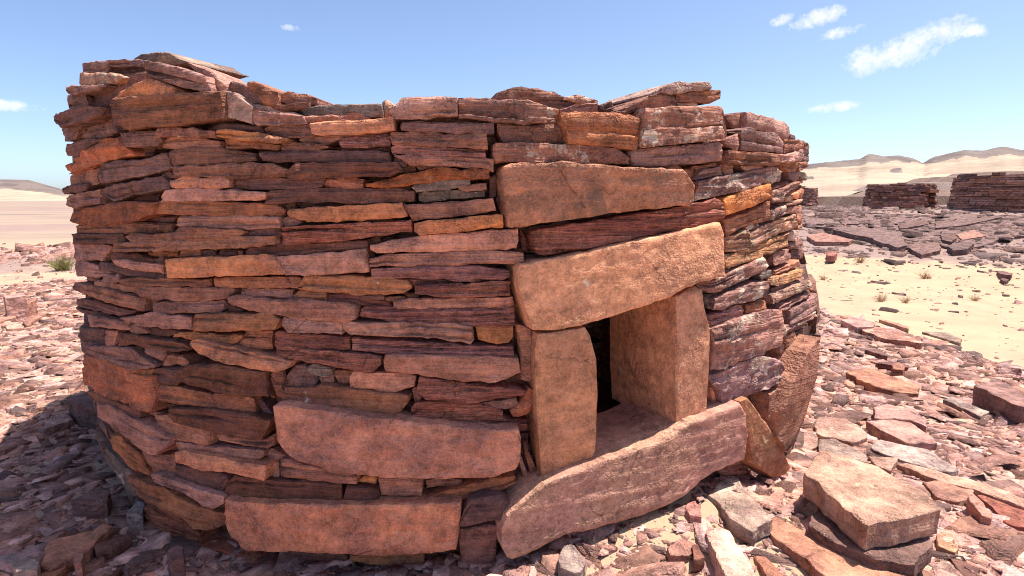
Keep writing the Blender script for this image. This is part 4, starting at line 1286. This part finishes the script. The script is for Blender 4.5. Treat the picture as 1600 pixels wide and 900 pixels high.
# ------------------------------------------------------------------ distant tombs and outcrop
def far_tomb(label, x, y, z, rad, hgt, door_az, seed):
    rg = random.Random(seed)
    e = empty('distant_tomb', (x, y, z))
    tag(e, label, 'tomb', 'other round tombs on the terrace')
    def rf(t, zz): return rad + .22 * (1 - max(0, zz) / hgt)
    def top(t): return hgt + .16 * noise.noise(Vector((t * 2.3, seed, 0))) + .14 * noise.noise(Vector((t * 11, seed, 2)))
    def skip(ta, tb, z0, z1): return door_az is not None and tb > door_az - .12 and ta < door_az + .12 and z1 > .12 and z0 < 1.15
    V, Fs, T = course_stones(-math.pi, math.pi, -.4, top, 0, .5, .05, .17, .18, .95, skip, rf, rg=rg, jit=.06)
    o = mesh_obj('wall', V, Fs, MAT_FAR, e, tint=T); o['kind'] = 'stuff'
    n = 48; V = []; Fs = []
    for k in range(n):
        t = 2 * math.pi * k / n
        for r, zz in ((rad - .12, -.4), (rad - .3, hgt - .12), (0.01, hgt - .1)): V.append((r * math.sin(t), -r * math.cos(t), zz))
    for k in range(n):
        a = 3 * k; b = 3 * ((k + 1) % n)
        Fs += [(a, b, b + 1, a + 1), (a + 1, b + 1, b + 2, a + 2)]
    mesh_obj('core', V, Fs, MAT['d'], e)
    if door_az is not None:
        V = []; c = math.cos(door_az); s = math.sin(door_az)
        # a lintel over the dark doorway
        for r in (rad + .2, rad - .3):
            for w, zz in ((-.5, 1.14), (.5, 1.14), (.5, 1.34), (-.5, 1.34)):
                V.append((r * s + w * c, -r * c + w * s, zz))
        mesh_obj('lintel', V, [(0, 1, 2, 3), (7, 6, 5, 4), (0, 4, 5, 1), (1, 5, 6, 2), (2, 6, 7, 3), (3, 7, 4, 0)], MAT['r'], e)
    return e
def ray_xy(px, depth):
    return (px - 800) / 900 * depth * 1.0, depth
far_tomb('round distant tomb with a dark doorway at its right side', 26.6, 40.0, float(terrain(26.6, 40.0)), 1.95, 1.75, .45, 21)
far_tomb('larger distant tomb cut off by the right edge of the picture', 27.4, 30.6, float(terrain(27.4, 30.6)), 3.4, 1.66, None, 22)
far_tomb('small distant tomb half hidden behind the near tomb', 27.9, 57.5, float(terrain(27.9, 57.5)), 1.9, 1.9, None, 23)

def outcrop():
    e = empty('rock_outcrop', (66, 78, 0))
    tag(e, 'layered dark rock outcrop rising behind the right distant tomb', 'outcrop')
    lv = [(26, 11, -1.5, 1.9), (22, 10, 1.9, 2.7), (19, 9, 2.7, 3.6), (15, 8, 3.6, 4.4), (12, 7, 4.4, 5.0)]
    for k, (ax, ay, z0, z1) in enumerate(lv):
        n = 60; V = []; Fs = []
        ox = 1.4 * k
        for q in range(n):
            a = 2 * math.pi * q / n
            f = 1 + .16 * noise.noise(Vector((math.cos(a) * 2.2, math.sin(a) * 2.2, k * 3.3))) + .07 * noise.noise(Vector((math.cos(a) * 8, math.sin(a) * 8, k)))
            for s, zz in ((1.0 + .10, z0), (1.0, z1 - .25 * abs(f - 1) * 4), (.8, z1 + .1)):
                V.append((ox + ax * f * s * math.cos(a), ay * f * s * math.sin(a), zz + .12 * noise.noise(Vector((q * .6, k * 2, zz)))))
        V.append((ox, 0, z1 + .15))
        for q in range(n):
            a = 3 * q; b = 3 * ((q + 1) % n)
            Fs += [(a, b, b + 1, a + 1), (a + 1, b + 1, b + 2, a + 2), (a + 2, b + 2, 3 * n)]
        mesh_obj('rock_layer', V, Fs, MAT['g'], e)
outcrop()

# ------------------------------------------------------------------ plants
def tuft(name, label, cat, group, x, y, h, n, mat, seed):
    rg = random.Random(seed)
    V = []; Fs = []
    for k in range(n):
        a = rg.uniform(0, 2 * math.pi); lean = rg.uniform(.1, 1.1); l = h * rg.uniform(.5, 1.05)
        p = Vector((rg.gauss(0, h * .12), rg.gauss(0, h * .12), -.01))
        dirv = Vector((math.cos(a) * lean, math.sin(a) * lean, 1)).normalized()
        w = h * .012
        side = Vector((-math.sin(a), math.cos(a), 0)) * w
        segs = 4; b = len(V)
        for s in range(segs + 1):
            t = s / segs
            c = p + dirv * l * t + Vector((rg.gauss(0, h * .03), rg.gauss(0, h * .03), -.25 * l * t * t * lean))
            V += [tuple(c - side * (1 - t * .7)), tuple(c + side * (1 - t * .7)), tuple(c + Vector((0, 0, w * 1.5)))]
        for s in range(segs):
            for q in range(3):
                Fs.append((b + 3 * s + q, b + 3 * s + (q + 1) % 3, b + 3 * s + 3 + (q + 1) % 3, b + 3 * s + 3 + q))
    e = empty(name, (x, y, float(terrain(x, y))))
    mesh_obj('twigs', V, Fs, mat, e)
    tag(e, label, cat, group)
tuft('desert_bush', 'small yellow-green bush on the sand left of the tomb', 'bush', None, -18.0, 22.9, .75, 260, MAT_BUSH, 1)
for k, (x, y, h, lab) in enumerate([
        (13.8, 22.7, .45, 'orange dry tuft on sand nearest the far rock ledges'),
        (14.3, 19.8, .36, 'dry tuft in the middle of the sand right of the tomb'),
        (10.2, 15.7, .33, 'largest of the dry tufts just beyond the rubble crest'),
        (10.75, 15.5, .28, 'dry tuft close to the right of the largest one beyond the crest'),
        (12.9, 15.8, .25, 'low dry tuft right of the pair beyond the rubble crest'),
        (14.0, 14.3, .25, 'small dry tuft on sand towards the right edge'),
        (10.9, 20.0, .3, 'small dry tuft on sand nearest the tomb wall')]):
    tuft('dry_tuft', lab, 'plant', 'dry tufts on the sand', x, y, h, 70, MAT_DRY, 40 + k)
